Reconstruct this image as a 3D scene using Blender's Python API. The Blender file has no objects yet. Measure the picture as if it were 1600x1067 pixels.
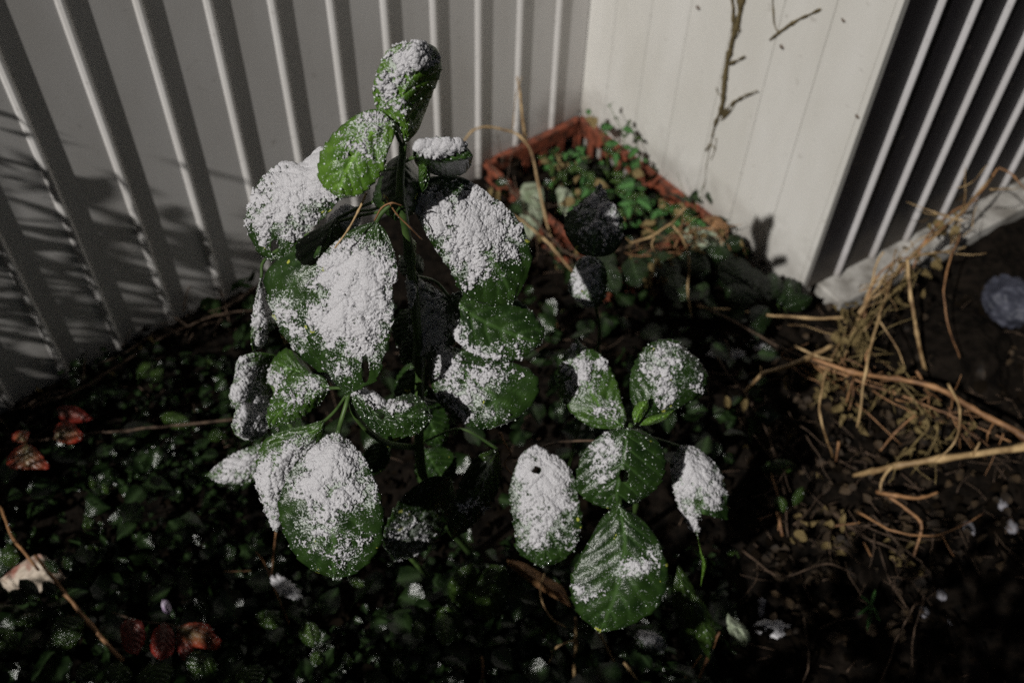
import bpy, math, random
import numpy as np
from mathutils import Matrix, Vector

# ------------------------------------------------------------------ camera, world, sun, exposure
scene = bpy.context.scene
FPX, CAM_H = 1579.0, 1.3
nrm = lambda v: np.array(v, float) / np.linalg.norm(v)
_u = nrm([50, 1337, 1579])                       # world up seen from the camera (2 degrees of roll)
_f = np.array([0, 0, -1.0])
_Y = nrm(_f - _f.dot(_u) * _u)
_X = np.cross(_Y, _u)
RC = np.array([_X, _Y, _u])                      # camera -> world
CO = np.array([0, 0, CAM_H])

cd = bpy.data.cameras.new('camera')
cam = bpy.data.objects.new('camera', cd)
scene.collection.objects.link(cam)
M = Matrix([list(RC[i]) for i in range(3)]).to_4x4()
M.translation = Vector(CO)
cam.matrix_world = M
cd.sensor_width = 36
cd.lens = 36 * FPX / 1600
cd.clip_start, cd.clip_end = 0.02, 100
cd.dof.use_dof = True
cd.dof.focus_distance = 0.86
cd.dof.aperture_fstop = 5.0
cd.dof.aperture_blades = 7
scene.camera = cam

SUN_AZ, SUN_EL = 38.0, 42.0                      # direction the light travels towards, height of the light
w = bpy.data.worlds.new('World'); scene.world = w; w.use_nodes = True
nt = w.node_tree
sky = nt.nodes.new('ShaderNodeTexSky'); sky.sky_type = 'NISHITA'; sky.sun_disc = False
sky.sun_elevation = math.radians(SUN_EL); sky.sun_rotation = math.radians(SUN_AZ + 180)
bg = nt.nodes['Background']; bg.inputs['Strength'].default_value = 0.013
tint = nt.nodes.new('ShaderNodeMix'); tint.data_type = 'RGBA'; tint.blend_type = 'MULTIPLY'; tint.inputs[0].default_value = 1.0
tint.inputs[7].default_value = (1.0, 0.84, 0.66, 1)            # sky tinted warm to take the blue out of the shadows
nt.links.new(sky.outputs[0], tint.inputs[6]); nt.links.new(tint.outputs[2], bg.inputs[0])

sl = bpy.data.lights.new('sun', 'SUN'); sl.energy = 3.0; sl.angle = math.radians(0.6); sl.color = (1.0, 0.975, 0.925)
so = bpy.data.objects.new('sun', sl); scene.collection.objects.link(so)
a, e = math.radians(SUN_AZ), math.radians(SUN_EL)
SD = Vector((math.sin(a) * math.cos(e), math.cos(a) * math.cos(e), -math.sin(e)))
so.rotation_euler = SD.to_track_quat('-Z', 'Y').to_euler()
so.location = (-2, -3, 4)

scene.view_settings.view_transform = 'Standard'
scene.view_settings.look = 'None'
scene.view_settings.exposure = 0.0
scene.view_settings.gamma = 1.0
scene.view_settings.use_curve_mapping = False
scene.render.engine = 'CYCLES'
scene.cycles.use_denoising = False
scene.cycles.max_bounces = 6
scene.cycles.sample_clamp_indirect = 4

# ------------------------------------------------------------------ measuring helpers
def ray(px, py):
    return RC @ np.array([(px - 800) / FPX, (533.5 - py) / FPX, -1.0])
def P(px, py, d):                                # the point at depth d behind a spot of the photograph
    return CO + d * ray(px, py)
def G(px, py, z=0.0):                            # the point at height z
    r = ray(px, py); return CO + r * ((z - CAM_H) / r[2])
def Wl(px, py, a, d, off=0.0):                   # the point on the upright plane through a along d
    nn = np.array([d[1], -d[0], 0.0]); r = ray(px, py)
    return CO + r * ((nn.dot(a - CO) + off) / nn.dot(r))
rng = np.random.default_rng(7)
random.seed(7)

# value noise in numpy
_tab = np.random.default_rng(3).random(4096)
def _h(i, j, k):
    return _tab[(i * 73856093 ^ j * 19349663 ^ k * 83492791) & 4095]
def vnoise(p):
    p = np.asarray(p); i = np.floor(p).astype(np.int64); f = p - i; f = f * f * (3 - 2 * f)
    x, y, z = i[..., 0], i[..., 1], i[..., 2]; fx, fy, fz = f[..., 0], f[..., 1], f[..., 2]
    L = lambda a, b, t: a + (b - a) * t
    c = lambda dx, dy, dz: _h(x + dx, y + dy, z + dz)
    return L(L(L(c(0,0,0), c(1,0,0), fx), L(c(0,1,0), c(1,1,0), fx), fy), L(L(c(0,0,1), c(1,0,1), fx), L(c(0,1,1), c(1,1,1), fx), fy), fz)
def fbm(p, sc, o=4, g=0.55):
    p = np.asarray(p) * sc; s = 0; a = 1; t = 0
    for _ in range(o):
        s = s + a * vnoise(p); t += a; a *= g; p = p * 2.03 + 17.3
    return s / t

# ------------------------------------------------------------------ materials
def mat(name):
    m = bpy.data.materials.new(name); m.use_nodes = True
    n = m.node_tree.nodes; b = n['Principled BSDF']
    return m, n, m.node_tree.links, b
def _noise(n, l, scale, detail=4, coord='Object', rough=0.55, vec=None):
    t = n.new('ShaderNodeTexNoise'); t.inputs['Scale'].default_value = scale
    t.inputs['Detail'].default_value = detail; t.inputs['Roughness'].default_value = rough
    if vec is None:
        tc = n.new('ShaderNodeTexCoord'); vec = tc.outputs[coord]
    l.new(vec, t.inputs['Vector']); return t
def _ramp(n, l, src, stops):
    r = n.new('ShaderNodeValToRGB'); l.new(src, r.inputs[0])
    while len(r.color_ramp.elements) > 1: r.color_ramp.elements.remove(r.color_ramp.elements[0])
    r.color_ramp.elements[0].position = stops[0][0]; r.color_ramp.elements[0].color = (*stops[0][1], 1)
    for p, c in stops[1:]:
        q = r.color_ramp.elements.new(p); q.color = (*c, 1)
    return r
def _mix(n, l, fac, a, b, mode='MIX'):
    x = n.new('ShaderNodeMix'); x.data_type = 'RGBA'; x.blend_type = mode
    for s, v in ((0, fac), (6, a), (7, b)):
        if isinstance(v, (int, float)): x.inputs[s].default_value = v
        elif isinstance(v, tuple): x.inputs[s].default_value = (*v, 1)
        else: l.new(v, x.inputs[s])
    return x.outputs[2]
def _math(n, l, op, a, b=0.0):
    x = n.new('ShaderNodeMath'); x.operation = op
    for s, v in ((0, a), (1, b)):
        if isinstance(v, (int, float)): x.inputs[s].default_value = v
        else: l.new(v, x.inputs[s])
    return x.outputs[0]
def _bump(n, l, b, h, strength, dist):
    x = n.new('ShaderNodeBump'); x.inputs['Strength'].default_value = strength; x.inputs['Distance'].default_value = dist
    l.new(h, x.inputs['Height']); l.new(x.outputs[0], b.inputs['Normal'])
def simple(name, c1, c2, scale, rough=0.6, bump=0.3, bdist=0.001, lo=0.35, hi=0.65, spec=0.4, detail=5):
    m, n, l, b = mat(name)
    t = _noise(n, l, scale, detail)
    r = _ramp(n, l, t.outputs[0], [(lo, c1), (hi, c2)])
    l.new(r.outputs[0], b.inputs['Base Color'])
    b.inputs['Roughness'].default_value = rough
    b.inputs['Specular IOR Level'].default_value = spec
    if bump: _bump(n, l, b, t.outputs[0], bump, bdist)
    return m

def paint_mat(name, base, dirt, grime=0.5, spots=0.5):
    m, n, l, b = mat(name)
    tc = n.new('ShaderNodeTexCoord')
    mp = n.new('ShaderNodeMapping'); mp.inputs['Scale'].default_value = (1, 1, 0.35); l.new(tc.outputs['Object'], mp.inputs[0])
    t1 = _noise(n, l, 9, 6, vec=mp.outputs[0])
    r1 = _ramp(n, l, t1.outputs[0], [(0.35, (0, 0, 0)), (0.75, (1, 1, 1))])
    c = _mix(n, l, _math(n, l, 'MULTIPLY', r1.outputs[0], grime), base, dirt)
    t2 = _noise(n, l, 60, 3)
    r2 = _ramp(n, l, t2.outputs[0], [(0.66, (0, 0, 0)), (0.76, (1, 1, 1))])
    c = _mix(n, l, _math(n, l, 'MULTIPLY', r2.outputs[0], spots), c, (0.16, 0.13, 0.1))
    # muddy splash marks low down on the sheet
    sx = n.new('ShaderNodeSeparateXYZ'); l.new(tc.outputs['Object'], sx.inputs[0])
    t3 = _noise(n, l, 22, 6)
    k = _math(n, l, 'SUBTRACT', _math(n, l, 'MULTIPLY', t3.outputs[0], 0.2), sx.outputs[2])
    k = _math(n, l, 'MULTIPLY', k, 7.0); kk = n.new('ShaderNodeClamp'); l.new(k, kk.inputs[0])
    c = _mix(n, l, _math(n, l, 'MULTIPLY', kk.outputs[0], 0.6), c, (0.12, 0.095, 0.07))
    l.new(c, b.inputs['Base Color']); b.inputs['Roughness'].default_value = 0.5
    b.inputs['Specular IOR Level'].default_value = 0.3
    t4 = _noise(n, l, 500, 3); _bump(n, l, b, t4.outputs[0], 0.15, 0.0006)
    return m

def leaf_mat(name, dark, light, yellow=0.0, rough=0.27, edge=None, frosty=1.0):
    m, n, l, b = mat(name)
    t = _noise(n, l, 45, 5)
    c = _ramp(n, l, t.outputs[0], [(0.35, dark), (0.68, light)]).outputs[0]
    av = n.new('ShaderNodeAttribute'); av.attribute_name = 'vein'
    c = _mix(n, l, _math(n, l, 'MULTIPLY', av.outputs['Fac'], 0.85), c, tuple(min(1, v * 2.6 + 0.012) for v in light))
    if edge:
        ae = n.new('ShaderNodeAttribute'); ae.attribute_name = 'rim'
        k = _math(n, l, 'MULTIPLY', ae.outputs['Fac'], t.outputs[0]); k = _math(n, l, 'MULTIPLY', k, 2.6)
        cl = n.new('ShaderNodeClamp'); l.new(k, cl.inputs[0]); c = _mix(n, l, cl.outputs[0], c, edge)
    if yellow:
        v = n.new('ShaderNodeTexVoronoi'); v.inputs['Scale'].default_value = 75
        wn = _noise(n, l, 90, 2)
        tc = n.new('ShaderNodeTexCoord'); wv = n.new('ShaderNodeVectorMath'); wv.operation = 'ADD'
        sc2 = n.new('ShaderNodeVectorMath'); sc2.operation = 'SCALE'; sc2.inputs['Scale'].default_value = 0.028
        l.new(wn.outputs['Color'], sc2.inputs[0]); l.new(tc.outputs['Object'], wv.inputs[0]); l.new(sc2.outputs[0], wv.inputs[1])
        l.new(wv.outputs[0], v.inputs['Vector'])
        sz = n.new('ShaderNodeSeparateColor'); l.new(v.outputs['Color'], sz.inputs[0])
        lim = _math(n, l, 'MULTIPLY', _math(n, l, 'SUBTRACT', sz.outputs[0], 1 - yellow), 1.5)
        y = _math(n, l, 'LESS_THAN', v.outputs['Distance'], lim)
        c = _mix(n, l, y, c, (0.38, 0.40, 0.07))
    # frost specks thrown over the blade
    af = n.new('ShaderNodeAttribute'); af.attribute_name = 'frost'
    s1 = _noise(n, l, 620, 2); s2 = _noise(n, l, 150, 3)
    s = _math(n, l, 'ADD', _math(n, l, 'MULTIPLY', s1.outputs[0], 0.6), _math(n, l, 'MULTIPLY', s2.outputs[0], 0.4))
    thr = _math(n, l, 'SUBTRACT', 0.69, _math(n, l, 'MULTIPLY', af.outputs['Fac'], 0.23 * frosty))
    g = _math(n, l, 'MULTIPLY', _math(n, l, 'SUBTRACT', s, thr), 14.0)
    cl = n.new('ShaderNodeClamp'); l.new(g, cl.inputs[0])
    fz = _math(n, l, 'MULTIPLY', cl.outputs[0], 0.75)
    c = _mix(n, l, fz, c, (0.60, 0.64, 0.60))
    l.new(c, b.inputs['Base Color'])
    rr = _math(n, l, 'ADD', rough, _math(n, l, 'MULTIPLY', cl.outputs[0], 0.35)); l.new(rr, b.inputs['Roughness'])
    b.inputs['Specular IOR Level'].default_value = 0.35
    hb = _math(n, l, 'ADD', _math(n, l, 'MULTIPLY', s1.outputs[0], 0.5), _math(n, l, 'MULTIPLY', cl.outputs[0], 0.6))
    hb = _math(n, l, 'ADD', hb, s2.outputs[0])
    _bump(n, l, b, hb, 0.7, 0.0011)
    return m

MT = {}
MT['wall'] = paint_mat('painted_sheet', (0.72, 0.70, 0.69), (0.50, 0.47, 0.44), 0.6, 0.35)
MT['clad'] = paint_mat('painted_cladding', (0.665, 0.65, 0.622), (0.50, 0.48, 0.43), 0.6, 0.3)
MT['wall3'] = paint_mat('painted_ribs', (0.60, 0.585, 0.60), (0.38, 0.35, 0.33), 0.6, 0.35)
MT['shade_toned_sheet'] = paint_mat('shade_toned_sheet', (0.014, 0.012, 0.015), (0.010, 0.009, 0.008), 0.6, 0.2)  # near-black tone paints in the shade lying between the ribs
MT['back'] = simple('joint_backing', (0.10, 0.095, 0.09), (0.16, 0.15, 0.14), 30)
MT['kerb'] = simple('pale_ledge', (0.20, 0.185, 0.165), (0.50, 0.48, 0.45), 24, 0.8, 0.4, 0.002)
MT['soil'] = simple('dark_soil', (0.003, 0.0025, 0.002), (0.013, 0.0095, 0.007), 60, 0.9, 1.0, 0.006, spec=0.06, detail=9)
MT['terra'] = simple('brick_red_plastic', (0.05, 0.022, 0.014), (0.28, 0.075, 0.038), 60, 0.6, 0.3, 0.001)
MT['leaf'] = leaf_mat('laurel_leaf', (0.009, 0.023, 0.005), (0.024, 0.052, 0.010), 0.20, edge=None)
MT['leaf_b'] = leaf_mat('laurel_leaf_light', (0.020, 0.048, 0.008), (0.045, 0.092, 0.015), 0.15)
MT['leaf_y'] = leaf_mat('laurel_leaf_young', (0.050, 0.115, 0.012), (0.095, 0.18, 0.024), 0.05, frosty=1.15)
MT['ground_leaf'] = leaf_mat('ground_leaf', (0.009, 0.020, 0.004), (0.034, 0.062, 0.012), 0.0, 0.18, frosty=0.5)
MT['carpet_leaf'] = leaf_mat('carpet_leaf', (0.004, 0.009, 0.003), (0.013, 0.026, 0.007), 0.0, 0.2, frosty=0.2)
MT['crate_leaf'] = leaf_mat('crate_leaf', (0.014, 0.045, 0.010), (0.045, 0.13, 0.028), 0.0, 0.4, frosty=0.3)
MT['red_leaf'] = leaf_mat('red_leaf', (0.040, 0.040, 0.016), (0.09, 0.075, 0.03), 0.0, 0.3, edge=(0.34, 0.030, 0.018))
MT['red_deep'] = leaf_mat('deep_red_leaf', (0.035, 0.014, 0.010), (0.07, 0.025, 0.016), 0.0, 0.35, edge=(0.24, 0.018, 0.012))
MT['pale_leaf'] = simple('pale_wilted_leaf', (0.16, 0.20, 0.12), (0.36, 0.40, 0.30), 40, 0.6, 0.4, 0.002)
MT['cream_leaf'] = simple('cream_pink_leaf', (0.30, 0.12, 0.09), (0.50, 0.42, 0.34), 30, 0.6, 0.4, 0.002, lo=.38, hi=.5)
MT['dry_leaf'] = simple('dry_leaf', (0.10, 0.045, 0.018), (0.30, 0.16, 0.07), 60, 0.6, 0.5, 0.002)
MT['wither'] = simple('withered_leaf', (0.10, 0.07, 0.025), (0.26, 0.19, 0.08), 80, 0.7, 0.5, 0.002)
MT['wither_dark'] = simple('dark_withered_scraps', (0.008, 0.005, 0.003), (0.05, 0.030, 0.013), 25, 0.8, 0.5, 0.002)
MT['litter'] = simple('litter', (0.002, 0.0015, 0.001), (0.009, 0.006, 0.0035), 30, 0.9, 0.5, 0.002, spec=0.05)
MT['stalk'] = simple('green_stalk', (0.03, 0.06, 0.015), (0.08, 0.14, 0.035), 60, 0.45, 0.3, 0.0006)
MT['wood'] = simple('brown_bark', (0.035, 0.022, 0.014), (0.11, 0.07, 0.045), 120, 0.8, 0.7, 0.001)
MT['straw'] = simple('straw_stem', (0.15, 0.085, 0.035), (0.52, 0.36, 0.18), 38, 0.55, 0.4, 0.0008)  # dark mottling imitates shadow bands cast by neighbouring stems
MT['rust'] = simple('rusty_stem', (0.09, 0.04, 0.018), (0.38, 0.20, 0.09), 38, 0.55, 0.4, 0.0008)
MT['vine'] = simple('old_vine_bark', (0.06, 0.045, 0.018), (0.17, 0.13, 0.06), 200, 0.9, 0.8, 0.001)
MT['stone'] = simple('bluish_stone', (0.022, 0.024, 0.036), (0.07, 0.073, 0.10), 30, 0.6, 0.3, 0.003)
MT['rock'] = simple('brown_rock', (0.003, 0.0025, 0.002), (0.014, 0.0105, 0.008), 40, 0.95, 1.0, 0.010, spec=0.05)
MT['pebble'] = simple('pale_pebble', (0.10, 0.10, 0.11), (0.26, 0.25, 0.28), 40, 0.6, 0.3, 0.001)
MT['petal'] = simple('purple_petal', (0.22, 0.08, 0.28), (0.62, 0.55, 0.66), 70, 0.5, 0.2, 0.001)
m, n, l, b = mat('snow')
b.inputs['Base Color'].default_value = (0.58, 0.57, 0.595, 1); b.inputs['Roughness'].default_value = 0.6
b.inputs['Specular IOR Level'].default_value = 0.3
t = _noise(n, l, 900, 3); t2 = _noise(n, l, 330, 3)
_bump(n, l, b, _math(n, l, 'ADD', t.outputs[0], t2.outputs[0]), 0.8, 0.0011)
b.inputs['Subsurface Weight'].default_value = 0.35; b.inputs['Subsurface Radius'].default_value = (1, 1, 1); b.inputs['Subsurface Scale'].default_value = 0.0018
MT['snow'] = m
m, n, l, b = mat('glint_bead')
b.inputs['Base Color'].default_value = (0.62, 0.68, 0.62, 1); b.inputs['Roughness'].default_value = 0.18  # whitish base colour paints in the glints of the droplets
b.inputs['Specular IOR Level'].default_value = 1.0; b.inputs['Coat Weight'].default_value = 0.6
MT['bead'] = m

# ------------------------------------------------------------------ object helpers
COL = scene.collection
def mesh_obj(name, V, F, material, parent=None, smooth=True, attrs=None, loc=None):
    V = np.asarray(V, np.float64).reshape(-1, 3)
    me = bpy.data.meshes.new(name)
    if isinstance(F, np.ndarray) and F.ndim == 2:
        k = F.shape[1]; me.vertices.add(len(V)); me.loops.add(F.size); me.polygons.add(len(F))
        me.loops.foreach_set('vertex_index', F.astype(np.int32).ravel())
        me.polygons.foreach_set('loop_start', np.arange(0, F.size, k, dtype=np.int32))
        me.polygons.foreach_set('loop_total', np.full(len(F), k, np.int32))
        base = V - (loc if loc is not None else 0)
        me.vertices.foreach_set('co', base.astype(np.float32).ravel())
        me.update(calc_edges=True); me.validate()
    else:
        me.from_pydata([tuple(v) for v in (V - (loc if loc is not None else 0))], [], [tuple(f) for f in F]); me.update()
    if smooth: me.polygons.foreach_set('use_smooth', np.ones(len(me.polygons), bool))
    if attrs:
        for k, v in attrs.items():
            at = me.attributes.new(k, 'FLOAT', 'POINT'); at.data.foreach_set('value', np.asarray(v, np.float32).ravel())
    me.materials.append(MT[material] if isinstance(material, str) else material)
    o = bpy.data.objects.new(name, me); COL.objects.link(o)
    if parent is not None:
        o.parent = parent
        if loc is None: o.matrix_parent_inverse = Matrix.Translation(-Vector(world_loc(parent)))
        else: o.location = Vector(loc) - Vector(world_loc(parent))
    elif loc is not None: o.location = loc
    return o
def world_loc(o):
    v = Vector((0, 0, 0))
    while o is not None:
        v = v + o.location + (o.matrix_parent_inverse.translation if o.parent else Vector((0, 0, 0))); o = o.parent
    return v
def thing(name, label, cat, loc=(0, 0, 0), group=None):
    o = bpy.data.objects.new(name, None); COL.objects.link(o); o.location = loc; o.empty_display_size = 0.02
    tag(o, label, cat, group); return o
def tag(o, label=None, cat=None, group=None, kind=None):
    if label: o['label'] = label
    if cat: o['category'] = cat
    if group: o['group'] = group
    if kind: o['kind'] = kind
    return o

def box_geo(c, ax, ay, az):
    """box from its centre and three half-axis vectors"""
    c, ax, ay, az = (np.asarray(v, float) for v in (c, ax, ay, az))
    V = [c + sx * ax + sy * ay + sz * az for sx in (-1, 1) for sy in (-1, 1) for sz in (-1, 1)]
    F = [(0, 1, 3, 2), (4, 6, 7, 5), (0, 4, 5, 1), (2, 3, 7, 6), (0, 2, 6, 4), (1, 5, 7, 3)]
    return V, F
def join(parts):
    V, F = [], []
    for v, f in parts:
        o = len(V); V += [tuple(x) for x in v]; F += [tuple(i + o for i in q) for q in f]
    return np.array(V), F
def bevel(o, wdt, seg=2):
    m = o.modifiers.new('bevel', 'BEVEL'); m.width = wdt; m.segments = seg; m.limit_method = 'ANGLE'; return o

def smooth_path(pts, k=6):
    pts = np.asarray(pts, float)
    if len(pts) < 3:
        t = np.linspace(0, 1, k + 1)[:, None]; return pts[0] * (1 - t) + pts[-1] * t
    q = np.vstack([2 * pts[0] - pts[1], pts, 2 * pts[-1] - pts[-2]]); out = []
    for i in range(1, len(q) - 2):
        for j in range(k):
            t = j / k
            out.append(0.5 * (2 * q[i] + (q[i+1] - q[i-1]) * t + (2*q[i-1] - 5*q[i] + 4*q[i+1] - q[i+2]) * t*t + (-q[i-1] + 3*q[i] - 3*q[i+1] + q[i+2]) * t**3))
    out.append(pts[-1]); return np.array(out)
def tube_geo(pts, r0, r1=None, sides=7, k=6, wob=0.0, knots=0.0):
    c = smooth_path(pts, k); n = len(c); r1 = r0 if r1 is None else r1
    if wob: c = c + (fbm(c[:, None, :] + np.arange(3)[None, :, None] * 7.7, 30, 3) - 0.5) * wob
    V = []; up = np.array([0.13, 0.2, 1.0])
    T = np.gradient(c, axis=0); T /= np.linalg.norm(T, axis=1)[:, None] + 1e-12
    prev = None
    for i in range(n):
        t = T[i]
        a_ = np.cross(t, up) if prev is None else prev - t * prev.dot(t)
        if np.linalg.norm(a_) < 1e-5: a_ = np.cross(t, [1, 0, 0])
        a_ = nrm(a_); prev = a_; b_ = np.cross(t, a_)
        f = i / (n - 1); r = r0 + (r1 - r0) * f
        if knots: r *= (1 + knots * (vnoise(c[i] * 90) - 0.4)) * (1.4 if (k > 4 and i % (k * 1) == 0 and 0 < i < n - 1) else 1.0)
        for j in range(sides):
            an = 2 * math.pi * j / sides
            V.append(c[i] + r * (math.cos(an) * a_ + math.sin(an) * b_))
    F = [(i*sides + j, i*sides + (j+1) % sides, (i+1)*sides + (j+1) % sides, (i+1)*sides + j) for i in range(n - 1) for j in range(sides)]
    F += [tuple(range(sides - 1, -1, -1)), tuple((n-1)*sides + j for j in range(sides))]
    return V, F

# ------------------------------------------------------------------ the setting
A = G(905, 187); B = G(1262, 462)
d1 = nrm([math.sin(math.radians(49.4)), math.cos(math.radians(49.4)), 0])
d2 = nrm(B - A)
d3 = nrm([math.sin(math.radians(56)), math.cos(math.radians(56)), 0])
n1 = np.array([d1[1], -d1[0], 0])                # towards the viewer
n2 = np.array([d2[1], -d2[0], 0]); n2 = -n2 if n2.dot(CO - A) < 0 else n2
n3 = np.array([d3[1], -d3[0], 0])
if n1.dot(CO - A) < 0: n1 = -n1
Z = np.array([0, 0, 1.0])
TOP, BOT = 1.9, -0.16

cc = (G(960, 340, 0))                            # around the crate the soil lies lower
def ground_z(x, y):
    p = np.stack([x, y, 0 * x], -1)
    z = -0.035 + (fbm(p, 9, 3) - 0.5) * 0.05 + (fbm(p, 45, 4) - 0.5) * 0.022
    dd = (x - cc[0]) ** 2 + (y - cc[1]) ** 2
    z = z - 0.05 * np.exp(-dd / 0.05)
    # a low bank runs along the left wall
    dw = (x - A[0]) * n1[0] + (y - A[1]) * n1[1]
    z = z + 0.035 * np.exp(-(dw / 0.12) ** 2) * (x < 0)
    return z
gx = np.linspace(-0.95, 1.25, 300); gy = np.linspace(0.25, 1.95, 240)
gx = np.concatenate([[-30, -8, -3, -1.8, -1.3], gx, [1.6, 2.2, 4, 9, 30]]); gy = np.concatenate([[-30, -8, -3, -1, -0.3, 0.05], gy, [2.3, 3, 5, 10, 30]])
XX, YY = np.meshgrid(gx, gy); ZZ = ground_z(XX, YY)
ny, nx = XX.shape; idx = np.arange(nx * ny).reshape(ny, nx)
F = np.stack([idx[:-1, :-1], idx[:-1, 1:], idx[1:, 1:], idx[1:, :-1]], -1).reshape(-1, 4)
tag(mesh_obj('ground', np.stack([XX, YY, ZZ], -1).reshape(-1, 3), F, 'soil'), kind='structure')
gz = lambda x, y: float(ground_z(np.array([x]), np.array([y]))[0])

# left wall: sheet panels with raised ribs
wl = thing('metal_wall', 'pale grey metal wall with narrow raised ribs, striped by grass shadows, behind the tall snowy plant', 'wall', tuple(A))
SP = 0.0934
ribpos = [-0.0767 - SP * k for k in range(0, 19)]
edges = [0.0] + ribpos
for i in range(len(edges) - 1):
    s0, s1 = edges[i], edges[i + 1]
    c = A + d1 * (s0 + s1) / 2 + Z * ((TOP + BOT) / 2) - n1 * 0.004
    V, F = box_geo(c, d1 * (abs(s1 - s0) / 2 - 0.0003), n1 * 0.004, Z * (TOP - BOT) / 2)
    mesh_obj('wall_panel', V, F, 'wall', wl, smooth=False)
rib_mesh = None
for s in ribpos:
    c = A + d1 * s
    # rib: two sloping flanks and a narrow rounded crest
    prof = [(-0.0085, -0.001), (-0.0055, 0.0035), (-0.0015, 0.0062), (0.0015, 0.0062), (0.0045, 0.0035), (0.0060, -0.001)]
    if rib_mesh is None:
        V = [Z * (BOT + 0.002) + d1 * a_ + n1 * b_ for a_, b_ in prof] + [Z * (TOP + 0.002) + d1 * a_ + n1 * b_ for a_, b_ in prof]
        F = [(i, (i + 1) % 6, 6 + (i + 1) % 6, 6 + i) for i in range(6)] + [(5, 4, 3, 2, 1, 0), tuple(range(6, 12))]
        o = mesh_obj('rib', V, F, 'wall', wl, smooth=False, loc=(0, 0, 0)); rib_mesh = o.data
    else:
        o = bpy.data.objects.new('rib', rib_mesh); COL.objects.link(o); o.parent = wl
    o.location = tuple(c - A)

# middle wall: smooth plank cladding
cl = thing('clad_wall', 'smooth white plank wall, brightly lit, behind the red planter with an old vine clinging to it', 'wall', tuple(A))
ed = [0.0, 0.070, 0.156, 0.243, 0.333, 0.422, 0.509, 0.597]
for i in range(len(ed) - 1):
    s0, s1 = ed[i] + 0.0003, ed[i + 1] - 0.0003
    c = A + d2 * (s0 + s1) / 2 + Z * ((TOP + BOT) / 2) - n2 * 0.005
    V, F = box_geo(c, d2 * (s1 - s0) / 2, n2 * 0.005, Z * (TOP - BOT) / 2)
    o = bevel(mesh_obj('plank', V, F, 'clad', cl, smooth=False), 0.0016, 2)
V, F = box_geo(A + d2 * 0.603 + Z * ((TOP + BOT) / 2) - n2 * 0.014, d2 * 0.0052, n2 * 0.0155, Z * ((TOP - BOT) / 2 + 0.003))
bevel(mesh_obj('corner_trim', V, F, 'clad', cl, smooth=False), 0.0012)
V, F = box_geo(A + d2 * 0.30 + Z * ((TOP + BOT) / 2) - n2 * 0.014, d2 * 0.297, n2 * 0.003, Z * ((TOP - BOT) / 2 - 0.003))
mesh_obj('backing_board', V, F, 'back', cl, smooth=False)

# right wall: raised ribs, the shade between them put into the sheet colour
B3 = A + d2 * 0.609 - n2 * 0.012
wr = thing('ribbed_wall', 'wall with shade painted into its sheet between bright upright ribs, right of the white plank wall', 'wall', tuple(B3))
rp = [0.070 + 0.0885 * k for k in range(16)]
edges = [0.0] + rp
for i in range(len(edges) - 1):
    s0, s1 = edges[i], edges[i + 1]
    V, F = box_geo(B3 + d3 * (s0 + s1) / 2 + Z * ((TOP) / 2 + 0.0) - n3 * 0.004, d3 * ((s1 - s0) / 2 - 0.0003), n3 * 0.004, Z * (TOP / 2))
    mesh_obj('wall_panel', V, F, 'shade_toned_sheet', wr, smooth=False)
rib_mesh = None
for s in rp:
    prof = [(-0.0045, -0.001), (-0.0035, 0.008), (-0.0018, 0.0095), (0.0008, 0.0095), (0.0025, 0.008), (0.0035, -0.001)]
    if rib_mesh is None:
        V = [Z * 0.001 + d3 * a_ + n3 * b_ for a_, b_ in prof] + [Z * (TOP + 0.002) + d3 * a_ + n3 * b_ for a_, b_ in prof]
        F = [(i, (i + 1) % 6, 6 + (i + 1) % 6, 6 + i) for i in range(6)] + [(5, 4, 3, 2, 1, 0), tuple(range(6, 12))]
        o = mesh_obj('rib', V, F, 'wall3', wr, smooth=False, loc=(0, 0, 0)); rib_mesh = o.data
    else:
        o = bpy.data.objects.new('rib', rib_mesh); COL.objects.link(o); o.parent = wr
    o.location = tuple(d3 * s)

# pale ledge at the foot of the right wall
V, F = box_geo(B3 + d3 * 0.78 + n3 * 0.027 + Z * (-0.064), d3 * 0.75, n3 * 0.031, Z * 0.060)
o = bevel(mesh_obj('kerb', V, F, 'kerb', smooth=False), 0.004, 3); tag(o, kind='structure')

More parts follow.
